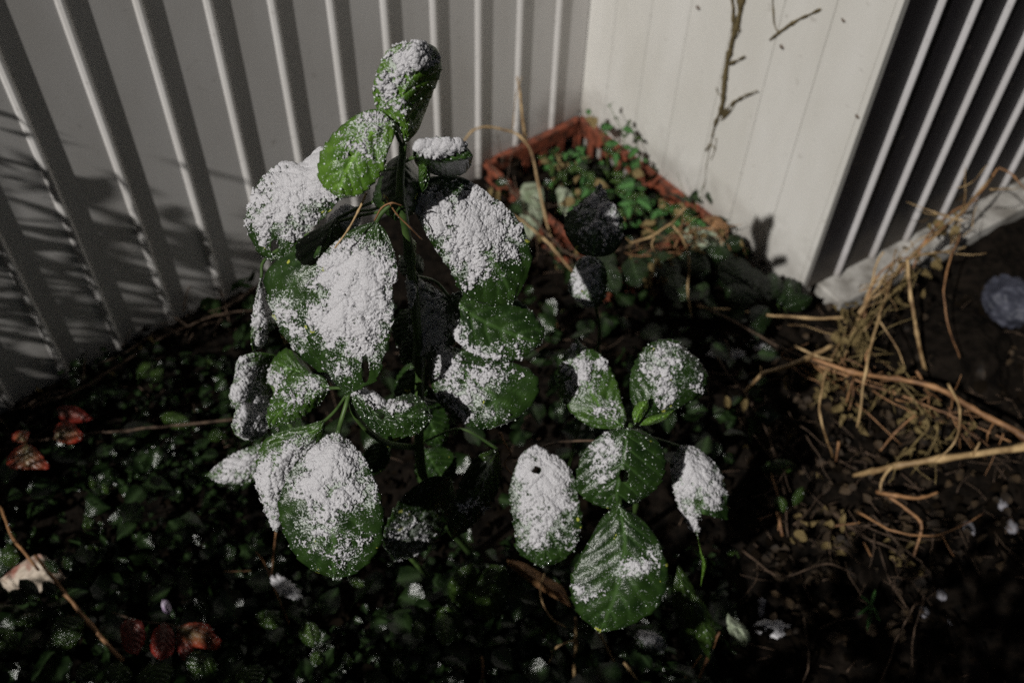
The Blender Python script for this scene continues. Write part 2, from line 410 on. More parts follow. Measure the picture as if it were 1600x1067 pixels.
# ------------------------------------------------------------------ planter crate
cp = lambda s, q, z: A + d2 * s + n2 * q + Z * z
S0, S1, Q0, Q1, ZT, ZB = 0.015, 0.385, 0.012, 0.250, 0.015, -0.125
cr = thing('planter_crate', 'brick red openwork planter crate standing in the corner between the two walls', 'planter', tuple(cp((S0+S1)/2, (Q0+Q1)/2, ZB)))
def crate_side(a0, b0, nin):
    L = np.linalg.norm(b0 - a0); dl = (b0 - a0) / L; parts = []
    H = ZT - ZB
    th = 0.0022
    z0 = a0[2]
    def bx(s0, s1, h0, h1, out=0.0, t=th):
        parts.append(box_geo(a0 + dl * (s0 + s1) / 2 + Z * ((h0 + h1) / 2) + nin * (t - out), dl * (s1 - s0) / 2, nin * t, Z * (h1 - h0) / 2))
    bx(0, L, 0, 0.062); bx(0, L, H - 0.028, H - 0.002)
    m = max(2, int(round(L / 0.042)))
    for i in range(m + 1):
        s = L * i / m; bx(max(0, s - 0.009), min(L, s + 0.009), 0.0622, H - 0.0282, -0.0001)
    V, F = join(parts)
    bevel(mesh_obj('side_panel', V, F, 'terra', cr, smooth=False), 0.0008, 1)
    # turned-out rim and a lower moulding
    rim = [box_geo(a0 + dl * L / 2 + Z * (H) - nin * 0.003, dl * (L / 2 + 0.005), nin * 0.0075, Z * 0.003),
           box_geo(a0 + dl * L / 2 + Z * (H - 0.034) - nin * 0.0035, dl * (L / 2 + 0.002), nin * 0.0032, Z * 0.0025)]
    V, F = join(rim); bevel(mesh_obj('rim', V, F, 'terra', cr, smooth=False), 0.0015, 2)
k = [cp(S0, Q0, ZB), cp(S1, Q0, ZB), cp(S1, Q1, ZB), cp(S0, Q1, ZB)]
crate_side(k[0], k[1], n2); crate_side(k[1] + n2 * 0.005, k[2] - n2 * 0.005, -d2); crate_side(k[2], k[3], -n2); crate_side(k[3] - n2 * 0.005, k[0] + n2 * 0.005, d2)
# soil inside
u_ = np.linspace(S0 + 0.006, S1 - 0.006, 60); v_ = np.linspace(Q0 + 0.006, Q1 - 0.006, 40); UU, VV = np.meshgrid(u_, v_)
pp = A + UU[..., None] * d2 + VV[..., None] * n2
pp[..., 2] = -0.045 + (fbm(pp, 35, 4) - 0.5) * 0.04
idx = np.arange(UU.size).reshape(UU.shape)
F = np.stack([idx[:-1, :-1], idx[:-1, 1:], idx[1:, 1:], idx[1:, :-1]], -1).reshape(-1, 4)
mesh_obj('potting_soil', pp.reshape(-1, 3), F, 'soil', cr)

# ------------------------------------------------------------------ leaves traced as real curved blades
def curve2(pts, ss):
    c = smooth_path(np.asarray(pts, float), 8)
    d = np.concatenate([[0], np.cumsum(np.linalg.norm(np.diff(c, axis=0), axis=1))]); d /= d[-1]
    return np.stack([np.interp(ss, d, c[:, 0]), np.interp(ss, d, c[:, 1])], -1)
class Blade:
    def __init__(s, base, left, right, tip, d0, d1, roll=0.0, fl=0.008, fr=0.008, arch=-0.008, teeth=1.0, seed=0, wave=0.004):
        s.L = [base] + left + [tip]; s.R = [base] + right + [tip]
        s.d0, s.d1, s.roll, s.fl, s.fr, s.arch, s.teeth, s.seed, s.wave = d0, d1, roll, fl, fr, arch, teeth, seed, wave
    def px(s, S, T):
        Lp, Rp = curve2(s.L, S[:, 0]), curve2(s.R, S[:, 0])
        mid = (Lp + Rp) / 2
        out = []
        for side, E_ in ((-1, Lp), (1, Rp)):
            v = E_ - mid; ln = np.linalg.norm(v, axis=1, keepdims=True) + 1e-6
            ph = S[:, 0] * 13 + s.seed * 1.7 + side
            saw = (1 - (ph % 1.0)) ** 1.4
            w_ = np.clip((S[:, 0] - 0.28) * 4, 0, 1) * np.clip((1 - S[:, 0]) * 9, 0, 1)
            out.append(mid + v + v / ln * (saw * w_ * 4.2 * s.teeth - 1.2 * s.teeth)[:, None] * np.minimum(1, ln / 12))
        Lp, Rp = out
        t = (T[..., None] + 1) / 2
        return Lp[:, None, :] * (1 - t) + Rp[:, None, :] * t
    def pos(s, ns, nt_, tmax=1.0, smin=0.0, smax=1.0):
        S, T = np.meshgrid(np.linspace(smin, smax, ns), np.linspace(-tmax, tmax, nt_), indexing='ij')
        q = s.px(S, T)
        dep = s.d0 + (s.d1 - s.d0) * S + s.roll * T + s.arch * 4 * S * (1 - S)
        env = np.sin(np.pi * np.clip(S, 0.02, 0.98)) ** 0.5
        dep = dep + env * (s.fl * np.maximum(-T, 0) ** 1.6 + s.fr * np.maximum(T, 0) ** 1.6)
        dep = dep + (fbm(np.stack([S * 2.2, T * 1.3, 0 * S + s.seed * 3.1], -1), 1.6, 2) - 0.5) * s.wave * 2.2
        ph = (S * 8 - np.abs(T) * 2.0 + s.seed * .37) % 1.0
        vein = np.exp(-((ph - 0.5) / 0.10) ** 2) * np.clip(1.1 - np.abs(T), 0, 1) * np.clip(np.abs(T) * 8, 0, 1) * 0.6
        vein = np.maximum(vein, np.exp(-(T / 0.035) ** 2) * (1 - 0.5 * S))
        dep = dep + vein * 0.0013 - 0.0017 * env * np.abs(np.sin(np.pi * (ph - 0.5))) ** 0.7
        r = np.stack([(q[..., 0] - 800) / FPX, (533.5 - q[..., 1]) / FPX, -np.ones_like(S)], -1) @ RC.T
        return S, T, q, CO + r * dep[..., None], vein
def grid_faces(a_, b_):
    idx = np.arange(a_ * b_).reshape(a_, b_)
    return np.stack([idx[:-1, :-1], idx[1:, :-1], idx[1:, 1:], idx[:-1, 1:]], -1).reshape(-1, 4)
def grid_normals(Pn):
    du = np.gradient(Pn, axis=0); dv = np.gradient(Pn, axis=1)
    n_ = np.cross(du, dv); n_ /= np.linalg.norm(n_, axis=-1, keepdims=True) + 1e-12
    s = np.sign(np.sum(n_ * (CO - Pn), -1)).mean(); return n_ * (1 if s > 0 else -1)
def mask(q, blobs):
    m_ = np.zeros(q.shape[:2])
    for bl in blobs:
        cx, cy, rx, ry = bl[:4]; an = math.radians(bl[4]) if len(bl) > 4 else 0; st = bl[5] if len(bl) > 5 else 1.0
        x, y = q[..., 0] - cx, q[..., 1] - cy
        u = x * math.cos(an) + y * math.sin(an); v = -x * math.sin(an) + y * math.cos(an)
        m_ = np.maximum(m_, st * np.clip(1.55 - 1.1 * np.sqrt((u / rx) ** 2 + (v / ry) ** 2), 0, 1))
    return m_
_ico = None
def beads(pts, nrmls, rad):
    global _ico
    if _ico is None:
        g = (1 + 5 ** .5) / 2
        v = [(-1,g,0),(1,g,0),(-1,-g,0),(1,-g,0),(0,-1,g),(0,1,g),(0,-1,-g),(0,1,-g),(g,0,-1),(g,0,1),(-g,0,-1),(-g,0,1)]
        f = [(0,11,5),(0,5,1),(0,1,7),(0,7,10),(0,10,11),(1,5,9),(5,11,4),(11,10,2),(10,7,6),(7,1,8),(3,9,4),(3,4,2),(3,2,6),(3,6,8),(3,8,9),(4,9,5),(2,4,11),(6,2,10),(8,6,7),(9,8,1)]
        _ico = (np.array([nrm(x) for x in v]), np.array(f))
    V0, F0 = _ico
    V = (pts[:, None, :] + nrmls[:, None, :] * rad[:, None, None] * 0.5 + V0[None] * rad[:, None, None]).reshape(-1, 3)
    F = (F0[None] + (np.arange(len(pts)) * 12)[:, None, None]).reshape(-1, 3)
    return V, F
def leaf(parent, blade, snow=(), holes=(), mat_='leaf', ndrop=45, frost=0.35, res=1.25, label=None, thick=0.0030, dens=0.0):
    ns, nt_ = 72, 23
    S, T, q, Pn, vein = blade.pos(ns, nt_)
    msk = mask(q, snow); F = grid_faces(ns, nt_)
    fr = np.clip(msk * 0.9 + frost, 0, 1)
    rim = np.abs(T) ** 2 * 0.45 + S ** 2 * 0.55
    def cut(q_, F_):
        if not holes: return F_
        bad = np.zeros(q_.shape[:2], bool)
        for hx, hy, hr, hs in holes: bad |= ((q_[..., 0] - hx) / hr) ** 2 + ((q_[..., 1] - hy) / hs) ** 2 < 1 + 0.5 * (vnoise(np.concatenate([q_ * 0.2, 0 * q_[..., :1]], -1)) - .5)
        return F_[~bad.reshape(-1)[F_].any(1)]
    if holes:
        ns, nt_ = 140, 70
        S, T, q, Pn, vein = blade.pos(ns, nt_); msk = mask(q, snow); fr = np.clip(msk * 0.9 + frost, 0, 1)
        rim = np.clip((np.abs(T) - 0.45) * 1.9, 0, 1) * 0.8; F = cut(q, grid_faces(ns, nt_))
    N = grid_normals(Pn)
    ctr = Pn.reshape(-1, 3)[len(Pn.reshape(-1, 3)) // 2 // nt_ * nt_ + nt_ // 2]
    ctr = Pn[0, nt_ // 2]
    lf = mesh_obj('leaf', Pn.reshape(-1, 3), F, mat_, parent, attrs={'frost': fr, 'vein': vein, 'rim': rim}, loc=ctr)
    sm = lf.modifiers.new('blade_thickness', 'SOLIDIFY'); sm.thickness = 0.0006; sm.offset = 0.0
    if label: lf['label'] = label
    if snow or dens:
        h_ = np.linalg.norm(np.array(blade.L[0]) - np.array(blade.L[-1])); w_ = np.ptp(q[..., 0]) if np.ptp(q[..., 0]) < np.ptp(q[..., 1]) else np.ptp(q[..., 1])
        ls = max(np.linalg.norm(np.diff(curve2(blade.L, np.linspace(0, 1, 40)), axis=0), axis=1).sum(), h_)
        wd = np.linalg.norm(q[:, 0] - q[:, -1], axis=1).max()
        a_, b_ = int(ls / res) + 4, int(wd / res) + 4
        S2, T2, q2, P2, _ = blade.pos(a_, b_, 0.985, 0.01, 0.99)
        N2 = grid_normals(P2)
        m2 = mask(q2, snow)
        edge = np.clip((1 - np.abs(T2)) * 9, 0, 1) ** 0.5
        n1_ = fbm(P2, 260, 5, 0.68); n2_ = fbm(P2 + 5.0, 950, 2, 0.6); n3_ = fbm(P2 + 9.0, 90, 2)
        v = m2 * 1.05 - 0.66 + (n1_ - 0.5) * 2.5 + (n2_ - 0.5) * 1.5 + (n3_ - 0.5) * 1.5
        v = np.where(m2 < 0.02, -1, v)
        hh = thick * 0.6 * np.clip(v, 0, 0.9) ** 0.8 * (0.5 + 0.5 * edge) + 0.0035 * np.clip(n3_ - 0.42, 0, 1) * np.clip(v, 0, 1) + 0.0009 * (n2_ - 0.35) * np.clip(v * 3, 0, 1)
        V2 = P2 + N2 * (0.0004 + hh)[..., None] + (rng.random(P2.shape) - .5) * 0.0004
        F2 = grid_faces(a_, b_); vf = v.reshape(-1)[F2]
        F2 = F2[(vf > 0).sum(1) >= 3]
        if holes:
            bad = np.zeros(q2.shape[:2], bool)
            for hx, hy, hr, hs in holes: bad |= ((q2[..., 0] - hx) / hr) ** 2 + ((q2[..., 1] - hy) / hs) ** 2 < 1
            F2 = F2[~bad.reshape(-1)[F2].any(1)]
        if len(F2) > 10:
            used = np.unique(F2); re = -np.ones(a_ * b_, np.int64); re[used] = np.arange(len(used))
            s_o = mesh_obj('snow', V2.reshape(-1, 3)[used], re[F2], 'snow', lf, loc=ctr)
            s_o['kind'] = 'stuff'
            s_o.modifiers.new('thickness', 'SOLIDIFY').thickness = 0.0006
    if ndrop:
        ndrop = int(ndrop * 1.5)
        Pf, Nf, Mf = Pn.reshape(-1, 3), N.reshape(-1, 3), msk.reshape(-1)
        used = np.unique(F); pr = np.clip(1.05 - Mf[used], 0.05, 1); pr /= pr.sum()
        ii = rng.choice(used, ndrop, p=pr)
        rad = 0.00028 + 0.0008 * rng.random(ndrop) ** 4
        V3, F3 = beads(Pf[ii] + (rng.random((ndrop, 3)) - .5) * 0.002, Nf[ii], rad)
        o = mesh_obj('droplets', V3, F3, 'bead', lf, loc=ctr); o['kind'] = 'stuff'
    return lf
def petiole(parent, pts, r0=0.0017, r1=0.0013, m_='stalk', name='petiole', **kw):
    V, F = tube_geo(pts, r0, r1, **kw); V = np.array(V)
    return mesh_obj(name, V, F, m_, parent, loc=V[0])

# ---- tall plant
base1 = np.array([-0.045, 0.72, gz(-0.045, 0.72) - 0.01])
lau = thing('spotted_laurel', 'tallest laurel bush with large spotted green leaves under thick snow, left of centre', 'shrub', tuple(base1))
top1 = P(628, 255, 0.80)
st1 = [base1, P(665, 760, 1.14), P(655, 560, 0.985), P(640, 400, 0.875), P(626, 300, 0.82), P(630, 226, 0.78)]
petiole(lau, st1, 0.0055, 0.0030, 'stalk', 'stem', k=8, sides=10, knots=0.3)
sh2 = P(547, 606, 0.90)
petiole(lau, [P(655, 700, 1.085), P(600, 690, 1.0), P(556, 650, 0.93), sh2], 0.0034, 0.0026, 'stalk', 'stem', sides=9)
petiole(lau, [P(668, 900, 1.26), P(560, 780, 1.12), P(470, 690, 1.06), P(425, 600, 1.05)], 0.0034, 0.0022, 'stalk', 'stem', sides=8)
tp = P(630, 228, 0.78)
# back leaves first
leaf(lau, Blade((430,555), [(400,550),(372,560),(366,590),(358,620),(368,640),(362,665),(372,682)], [(425,580),(420,610),(420,640),(418,668),(402,684)], (390,689), 1.05, 1.03, roll=0.02, teeth=.5, seed=1),
     [(380,590,30,45,0,1),(397,650,34,40,0,1.2)], mat_='leaf_b', ndrop=10)
petiole(lau, [P(430,556,1.05), P(440,580,1.06), P(452,640,1.07)])
leaf(lau, Blade((420,690), [(400,694),(372,705),(345,722)], [(412,720),(402,750),(370,757),(340,752)], (322,742), 1.15, 1.14, teeth=.4, seed=2),
     [(370,728,45,24,-25,1.2)], mat_='leaf_b', ndrop=6)
petiole(lau, [P(420,692,1.15), P(450,700,1.12), P(480,712,1.085)])
leaf(lau, Blade((500,600), [(480,570),(450,545),(428,560),(420,582)], [(490,600),(465,606),(440,605)], (418,600), 0.99, 1.0, teeth=.8, seed=3), [(430,590,20,18,0,.7)], mat_='leaf_b', ndrop=20)
leaf(lau, Blade((408,434), [(400,460),(394,500),(392,530)], [(415,470),(424,492),(433,507),(418,522),(410,540)], (396,550), 0.98, 0.99, roll=0.012, teeth=.5, seed=4),
     [(410,485,20,60,0,1.0)], mat_='leaf_b', ndrop=6)
petiole(lau, [P(408,436,.98), P(420,400,.97), P(520,350,.92), P(610,330,.87), P(634,350,.86)])
leaf(lau, Blade((562,328), [(545,321),(525,332)], [(560,350),(540,366),(518,362)], (509,353), 0.93, 0.93, teeth=.3, seed=5), [(535,343,30,24,0,1.6)], ndrop=0, mat_='leaf_b')
petiole(lau, [P(560,330,.93), P(590,325,.90), P(624,300,.83)])
leaf(lau, Blade((648,430), [(640,470),(638,520),(650,548)], [(690,455),(712,480),(716,520),(700,548)], (676,566), 0.96, 0.98, seed=6), [(672,505,30,55,0,1.2)], ndrop=10)
leaf(lau, Blade((705,745), [(670,745),(630,775),(604,820),(600,850)], [(712,780),(700,815),(680,845),(650,868)], (618,876), 1.11, 1.13, seed=7, roll=.04, fl=.0, fr=.02), [(640,840,36,40,40,.5)], ndrop=30, frost=.5)
leaf(lau, Blade((778,700), [(745,712),(722,745),(708,790),(700,822)], [(784,735),(776,772),(752,806),(730,828)], (708,842), 1.08, 1.11, seed=27, roll=.02, fl=.01, fr=.015), [(742,785,24,24,0,.42)], mat_='ground_leaf', ndrop=40, frost=.45)
petiole(lau, [P(777,701,1.08), P(720,670,1.07), P(662,690,1.09)])
# leaf E behind the big central one
leaf(lau, Blade((525,340), [(480,366),(440,398),(413,429),(416,455),(424,487),(442,522),(467,554),(496,580)], [(560,400),(562,500),(552,565)], (530,608), 0.90, 0.93, roll=-0.01, seed=8),
     [(440,485,34,30,10,.72),(468,530,20,26,30,.6)], ndrop=60)
petiole(lau, [P(527,342,.90), P(560,325,.89), P(622,300,.83)])
# upper left, thick snow
leaf(lau, Blade((545,262), [(535,238),(500,232),(470,256),(446,254),(420,268),(399,293),(389,322),(383,345),(392,372),(405,396)], [(545,285),(532,311),(513,334),(487,356),(462,380),(448,398)], (424,408), 0.83, 0.86, roll=-0.006, seed=9),
     [(485,275,62,46,-20,1.9),(440,315,56,42,-10,1.3),(465,345,45,30,-40,.95),(425,355,30,30,0,.5)], holes=[(429,386,6,10)], ndrop=70, thick=0.0045)
petiole(lau, [P(545,265,.83), P(580,268,.835), P(624,262,.80)])
# right-hand leaves
leaf(lau, Blade((636,300), [(655,280),(690,274),(722,276),(745,290),(770,308),(795,328),(815,352),(828,385),(830,412),(819,445)], [(645,325),(660,356),(680,390),(704,423),(716,448),(738,467),(770,478)], (802,474), 0.86, 0.90, roll=0.0, seed=10, arch=-.012),
     [(700,340,50,40,20,1.25),(750,345,60,52,30,1.3),(725,395,45,38,30,1.0),(785,370,36,40,30,.9),(745,425,40,24,0,.5)], ndrop=70, thick=.0038)
petiole(lau, [P(638,302,.86), P(630,295,.84), P(627,280,.815)])
leaf(lau, Blade((700,462), [(740,448),(790,460),(826,482),(850,515)], [(696,495),(715,535),(760,562),(810,562)], (846,536), 0.94, 0.955, seed=11),
     [(712,525,20,34,-30,.95),(760,550,50,12,5,.68),(805,540,30,10,0,.5)], ndrop=85)
petiole(lau, [P(702,464,.94), P(680,440,.94), P(646,430,.90)])
leaf(lau, Blade((672,535), [(720,545),(780,562),(824,575),(842,600),(832,632),(802,656)], [(666,560),(670,592),(688,630),(714,655),(740,668)], (766,670), 0.965, 0.975, seed=12),
     [(700,575,22,34,0,.9),(725,620,38,26,10,.95),(765,590,40,20,0,.6),(750,648,36,14,0,.6)], ndrop=80)
petiole(lau, [P(674,537,.965), P(664,530,.975), P(655,550,.985)])
leaf(lau, Blade((645,244), [(650,226),(680,215),(714,218),(729,230)], [(655,262),(690,276),(720,273),(733,262)], (739,244), 0.775, 0.785, roll=0.006, fl=0.002, fr=0.055, arch=-.004, teeth=.5, seed=13),
     [(678,226,44,15,4,2.2),(705,224,26,10,8,1.8)], ndrop=6, thick=.0055)
petiole(lau, [P(646,246,.775), P(634,252,.81), P(628,256,.80)])
# dark folded leaf right under the two top leaves
leaf(lau, Blade((628,240), [(605,255),(590,285),(585,318)], [(650,262),(662,290),(650,330)], (618,345), 0.83, 0.84, fl=.03, fr=.04, teeth=.6, seed=14), [], ndrop=16, frost=.15)
leaf(lau, Blade((652,248), [(654,262),(655,285)], [(668,250),(672,268),(668,290)], (660,300), 0.80, 0.81, teeth=.2, seed=15), [], ndrop=6, mat_='leaf_b')
# big central leaf
leaf(lau, Blade((588,346), [(560,353),(538,366),(510,390),(487,423),(477,455),(474,490),(482,530),(500,565),(522,596)], [(604,362),(616,390),(622,415),(622,438),(614,447),(616,490),(608,525),(600,555),(590,590),(570,604)], (541,618), 0.83, 0.88, seed=16, arch=-.014, roll=-.004),
     [(555,430,66,50,0,1.55),(550,490,66,45,0,1.5),(568,535,36,36,10,1.0),(516,525,28,26,40,.68),(530,572,22,26,0,.56)], holes=[(571,576,5,20)], ndrop=60, thick=.0042)
petiole(lau, [P(588,347,.83), P(595,335,.827), P(612,318,.822), P(627,303,.82)], 0.0022, 0.0017)
# little shoots beneath the fork
leaf(lau, Blade((643,372), [(637,380),(637,398)], [(650,380),(648,398)], (643,406), 0.88, 0.88, teeth=0, seed=17), [], ndrop=2, mat_='leaf_y')
leaf(lau, Blade((645,420), [(637,430),(638,455)], [(654,432),(648,460)], (641,481), 0.90, 0.91, teeth=0, seed=18), [(641,460,9,26,0,1.3)], ndrop=2)
# top leaves
leaf(lau, Blade((634,226), [(616,195),(607,155),(612,112)], [(652,195),(666,155),(662,108)], (642,84), 0.80, 0.80, seed=25, teeth=.7), [(638,110,20,20,0,.8)], ndrop=6)  # extra leaf hidden behind the next one, added to widen its wall shadow
leaf(lau, Blade((632,226), [(618,196),(592,176),(583,145),(590,112),(604,82),(628,69)], [(652,206),(663,180),(676,145),(689,113),(687,90),(678,73)], (655,66), 0.78, 0.75, roll=0.0, fl=0.004, fr=0.034, arch=-.008, seed=19, teeth=.45),
     [(643,90,40,20,-8,1.05),(620,118,28,30,0,.66),(610,155,26,26,0,.45)], mat_='leaf_y', ndrop=110, holes=[(642,116,5,3)])
leaf(lau, Blade((612,190), [(590,171),(560,177),(530,200),(505,232),(497,265),(504,290)], [(618,205),(614,222),(606,240),(600,262),(585,285),(565,303)], (532,311), 0.765, 0.775, seed=20, arch=-.010),
     [(582,193,38,18,-10,.60),(570,220,36,30,0,.42)], mat_='leaf_y', ndrop=150, frost=.42)
petiole(lau, [P(613,191,.765), P(622,215,.775), P(630,232,.782)])
# second whorl
leaf(lau, Blade((514,604), [(505,588),(478,581),(452,587),(432,608),(420,635),(417,655)], [(513,614),(500,631),(478,648),(450,661)], (421,670), 0.91, 0.93, seed=21, roll=.004),
     [(480,605,30,17,-10,.66),(450,620,22,24,0,.42)], mat_='leaf_b', ndrop=110, frost=.42)
petiole(lau, [P(515,606,.91), P(530,606,.905), P(546,607,.90)])
leaf(lau, Blade((548,612), [(562,606),(580,612),(605,630),(625,618),(647,617),(667,632)], [(551,632),(570,661),(595,677),(624,683),(655,675)], (675,652), 0.905, 0.90, seed=22, fl=.02),
     [(580,622,30,9,28,.95),(617,636,26,9,-5,.8)], mat_='leaf', ndrop=120, holes=[(597,650,4,4)], frost=.4)
leaf(lau, Blade((508,655), [(475,664),(440,672),(411,690),(402,720),(401,755),(412,790)], [(506,680),(480,706),(457,730),(443,765),(440,800)], (432,832), 0.95, 0.97, seed=23),
     [(455,715,44,22,-40,1.1),(425,745,28,40,0,1.05),(432,805,16,28,0,.95)], mat_='leaf_b', ndrop=50)
petiole(lau, [P(508,657,.95), P(525,640,.935), P(546,610,.90)])
leaf(lau, Blade((528,676), [(508,684),(484,702),(459,727),(446,750),(435,789),(442,826),(459,863),(484,888)], [(554,697),(574,722),(588,752),(598,789),(600,822),(592,857),(560,893)], (522,904), 0.90, 0.915, seed=24, arch=-.014),
     [(515,720,52,36,-10,1.5),(520,760,70,36,10,1.3),(468,755,22,36,0,.8),(500,815,44,34,-15,.74),(545,850,34,34,0,.5)], ndrop=85, thick=.0040)
petiole(lau, [P(528,677,.90), P(534,655,.905), P(541,632,.905), P(547,608,.90)], 0.0024, 0.002)

for i, (b_, t_, wd, dd_) in enumerate([((660,560),(625,640),50,1.08),((655,620),(690,700),60,1.12),((600,690),(575,740),40,1.10),((662,700),(700,760),70,1.16),((650,480),(620,540),44,1.06),
        ((640,640),(600,700),46,1.14),((668,760),(640,830),60,1.22),((560,740),(610,700),40,1.16),((480,690),(430,640),36,1.12),((660,430),(625,400),40,1.04),((655,520),(630,570),34,1.03),((668,600),(660,680),50,1.16)]):
    b2, t2 = np.array(b_, float), np.array(t_, float); ax = t2 - b2; L = np.linalg.norm(ax); nn_ = np.array([-ax[1], ax[0]]) / L
    leaf(lau, Blade(b_, [tuple(b2 + ax * f + nn_ * wd * g) for f, g in ((.2, .38), (.5, .5), (.8, .34))], [tuple(b2 + ax * f - nn_ * wd * g) for f, g in ((.2, .38), (.5, .5), (.8, .34))], t_, dd_, dd_ + .03, seed=120 + i, teeth=.7), [], ndrop=14, frost=.3)

# ---- right-hand plant
base2 = np.array([0.135, 0.72, gz(0.135, 0.72) - 0.01])
la2 = thing('spotted_laurel', 'shorter laurel bush right of the tallest one, a rosette of frosted spotted leaves', 'shrub', tuple(base2))
hub = P(985, 664, 1.06)
petiole(la2, [base2, P(990, 800, 1.26), P(988, 720, 1.14), hub], 0.0048, 0.0028, 'stalk', 'stem', sides=9)
leaf(la2, Blade((975,668), [(945,671),(916,664),(893,645),(879,622),(873,594),(878,562),(890,543)], [(980,650),(973,626),(964,597),(949,570),(932,549),(914,543)], (901,527), 1.05, 1.07, seed=31),
     [(903,578,20,30,-10,.82),(915,610,24,28,20,.52),(945,640,28,16,20,.42),(940,568,14,12,0,.6)], mat_='leaf_b', ndrop=80, frost=.45)
leaf(la2, Blade((1003,650), [(985,625),(984,590),(995,560),(1015,538),(1040,530)], [(1030,656),(1060,640),(1084,624),(1102,608),(1105,585),(1090,562),(1074,548)], (1062,533), 1.04, 1.07, seed=32, fr=.022),
     [(1032,566,34,28,-10,.80),(1036,602,26,30,0,.6),(1080,590,22,26,0,.32)], ndrop=70, frost=.4)
leaf(la2, Blade((992,664), [(988,645),(998,628)], [(1002,655),(1012,638)], (1013,624), 1.035, 1.03, teeth=.2, seed=33), [], mat_='leaf_y', ndrop=8)
leaf(la2, Blade((1000,664), [(1012,652),(1035,645)], [(1015,664),(1040,655)], (1053,641), 1.035, 1.04, teeth=.2, seed=34), [], mat_='leaf_y', ndrop=8)
leaf(la2, Blade((980,670), [(951,673),(929,686),(910,709),(900,745),(903,767),(920,783),(942,792)], [(1000,671),(1018,680),(1034,697),(1040,725),(1031,756),(1003,780)], (966,799), 1.04, 1.05, seed=35, fr=.02),
     [(948,706,28,26,20,.74),(935,740,20,22,0,.5)], ndrop=130, frost=.36, holes=[(975,743,6,9)])
leaf(la2, Blade((841,699), [(821,702),(806,725),(795,768),(800,800),(805,835),(810,862)], [(866,712),(891,731),(900,755),(905,785),(909,811),(905,836),(894,861),(872,878)], (846,886), 1.10, 1.11, seed=36, arch=-.014),
     [(845,745,44,46,0,1.5),(850,790,48,40,0,1.25),(835,825,34,32,30,.85),(880,830,24,22,0,.45)], holes=[(838,734,6.5,5.5)], ndrop=50, thick=.004)
petiole(la2, [P(842,699,1.10), P(880,690,1.15), P(940,690,1.15), P(987,710,1.13)], m_='wood')
leaf(la2, Blade((967,789), [(941,807),(920,843),(901,879),(891,912),(898,948),(912,967)], [(999,807),(1026,836),(1040,869),(1044,898),(1030,944),(1007,964),(975,980)], (936,988), 1.03, 1.04, seed=37, arch=-.012),
     [(988,888,38,17,-12,.76),(1020,860,18,18,0,.5),(915,925,24,16,0,.5)], ndrop=85)
petiole(la2, [P(968,790,1.03), P(975,760,1.06), P(982,700,1.075), hub])
leaf(la2, Blade((1062,697), [(1046,722),(1050,755),(1060,790),(1074,818)], [(1084,698),(1105,711),(1125,730),(1134,757),(1138,788),(1136,812),(1118,798),(1098,800)], (1090,838), 1.12, 1.13, seed=38, fr=.02),
     [(1085,735,36,40,10,1.3),(1110,765,24,28,0,.9),(1072,790,15,40,-20,1.0)], ndrop=30)
petiole(la2, [P(1063,698,1.12), P(1040,690,1.12), P(1010,680,1.09), hub])
leaf(la2, Blade((1090,838), [(1093,860),(1097,880)], [(1097,862),(1104,880)], (1095,915), 1.13, 1.14, teeth=.2, seed=39), [], mat_='leaf_y', ndrop=3)
leaf(la2, Blade((1000,985), [(990,1000),(1000,1020)], [(1030,985),(1040,1005)], (1038,1022), 1.2, 1.2, seed=40), [(1020,1003,26,14,30,.85)], ndrop=14)
# low leaves of the same bush, bottom edge
for i, (b_, l_, r_, t_, d_) in enumerate([
    ((790,885),[(765,882),(748,905),(738,940)],[(796,910),(788,945)],(762,972),1.30),
    ((740,880),[(715,890),(700,920)],[(748,905),(740,935)],(716,955),1.33),
    ((700,945),[(682,955),(676,985)],[(722,960),(722,995)],(705,1018),1.33),
    ((1060,880),[(1050,930),(1060,975)],[(1085,920),(1095,965)],(1085,1000),1.30),
    ((1080,925),[(1078,960),(1090,1000)],[(1100,940),(1118,985)],(1108,1030),1.28)]):
    leaf(la2, Blade(b_, l_, r_, t_, d_, d_ + .02, seed=50 + i, teeth=.6), [], mat_='ground_leaf', ndrop=26, frost=.25)

# ---- rear plant in front of the crate
base3 = np.array([0.085, 0.84, gz(0.085, 0.84) - 0.01])
la3 = thing('spotted_laurel', 'slim laurel seedling with one dark upright leaf standing before the red crate', 'shrub', tuple(base3))
petiole(la3, [base3, P(932, 560, 1.32), P(930, 470, 1.2), P(926, 402, 1.145)], 0.0025, 0.0017, 'stalk', 'stem')
leaf(la3, Blade((926,402), [(903,394),(883,365),(884,338),(908,316),(928,302)], [(952,399),(970,384),(974,356),(970,336),(955,318)], (937,285), 1.15, 1.17, seed=41), [(935,340,40,40,0,.7)], ndrop=6, mat_='leaf')
leaf(la3, Blade((925,402), [(903,405),(895,425),(889,455)], [(938,405),(949,425),(946,457),(938,476)], (915,480), 1.14, 1.16, seed=42), [(912,440,24,50,10,1.0)], ndrop=6, mat_='leaf_b', frost=.5)

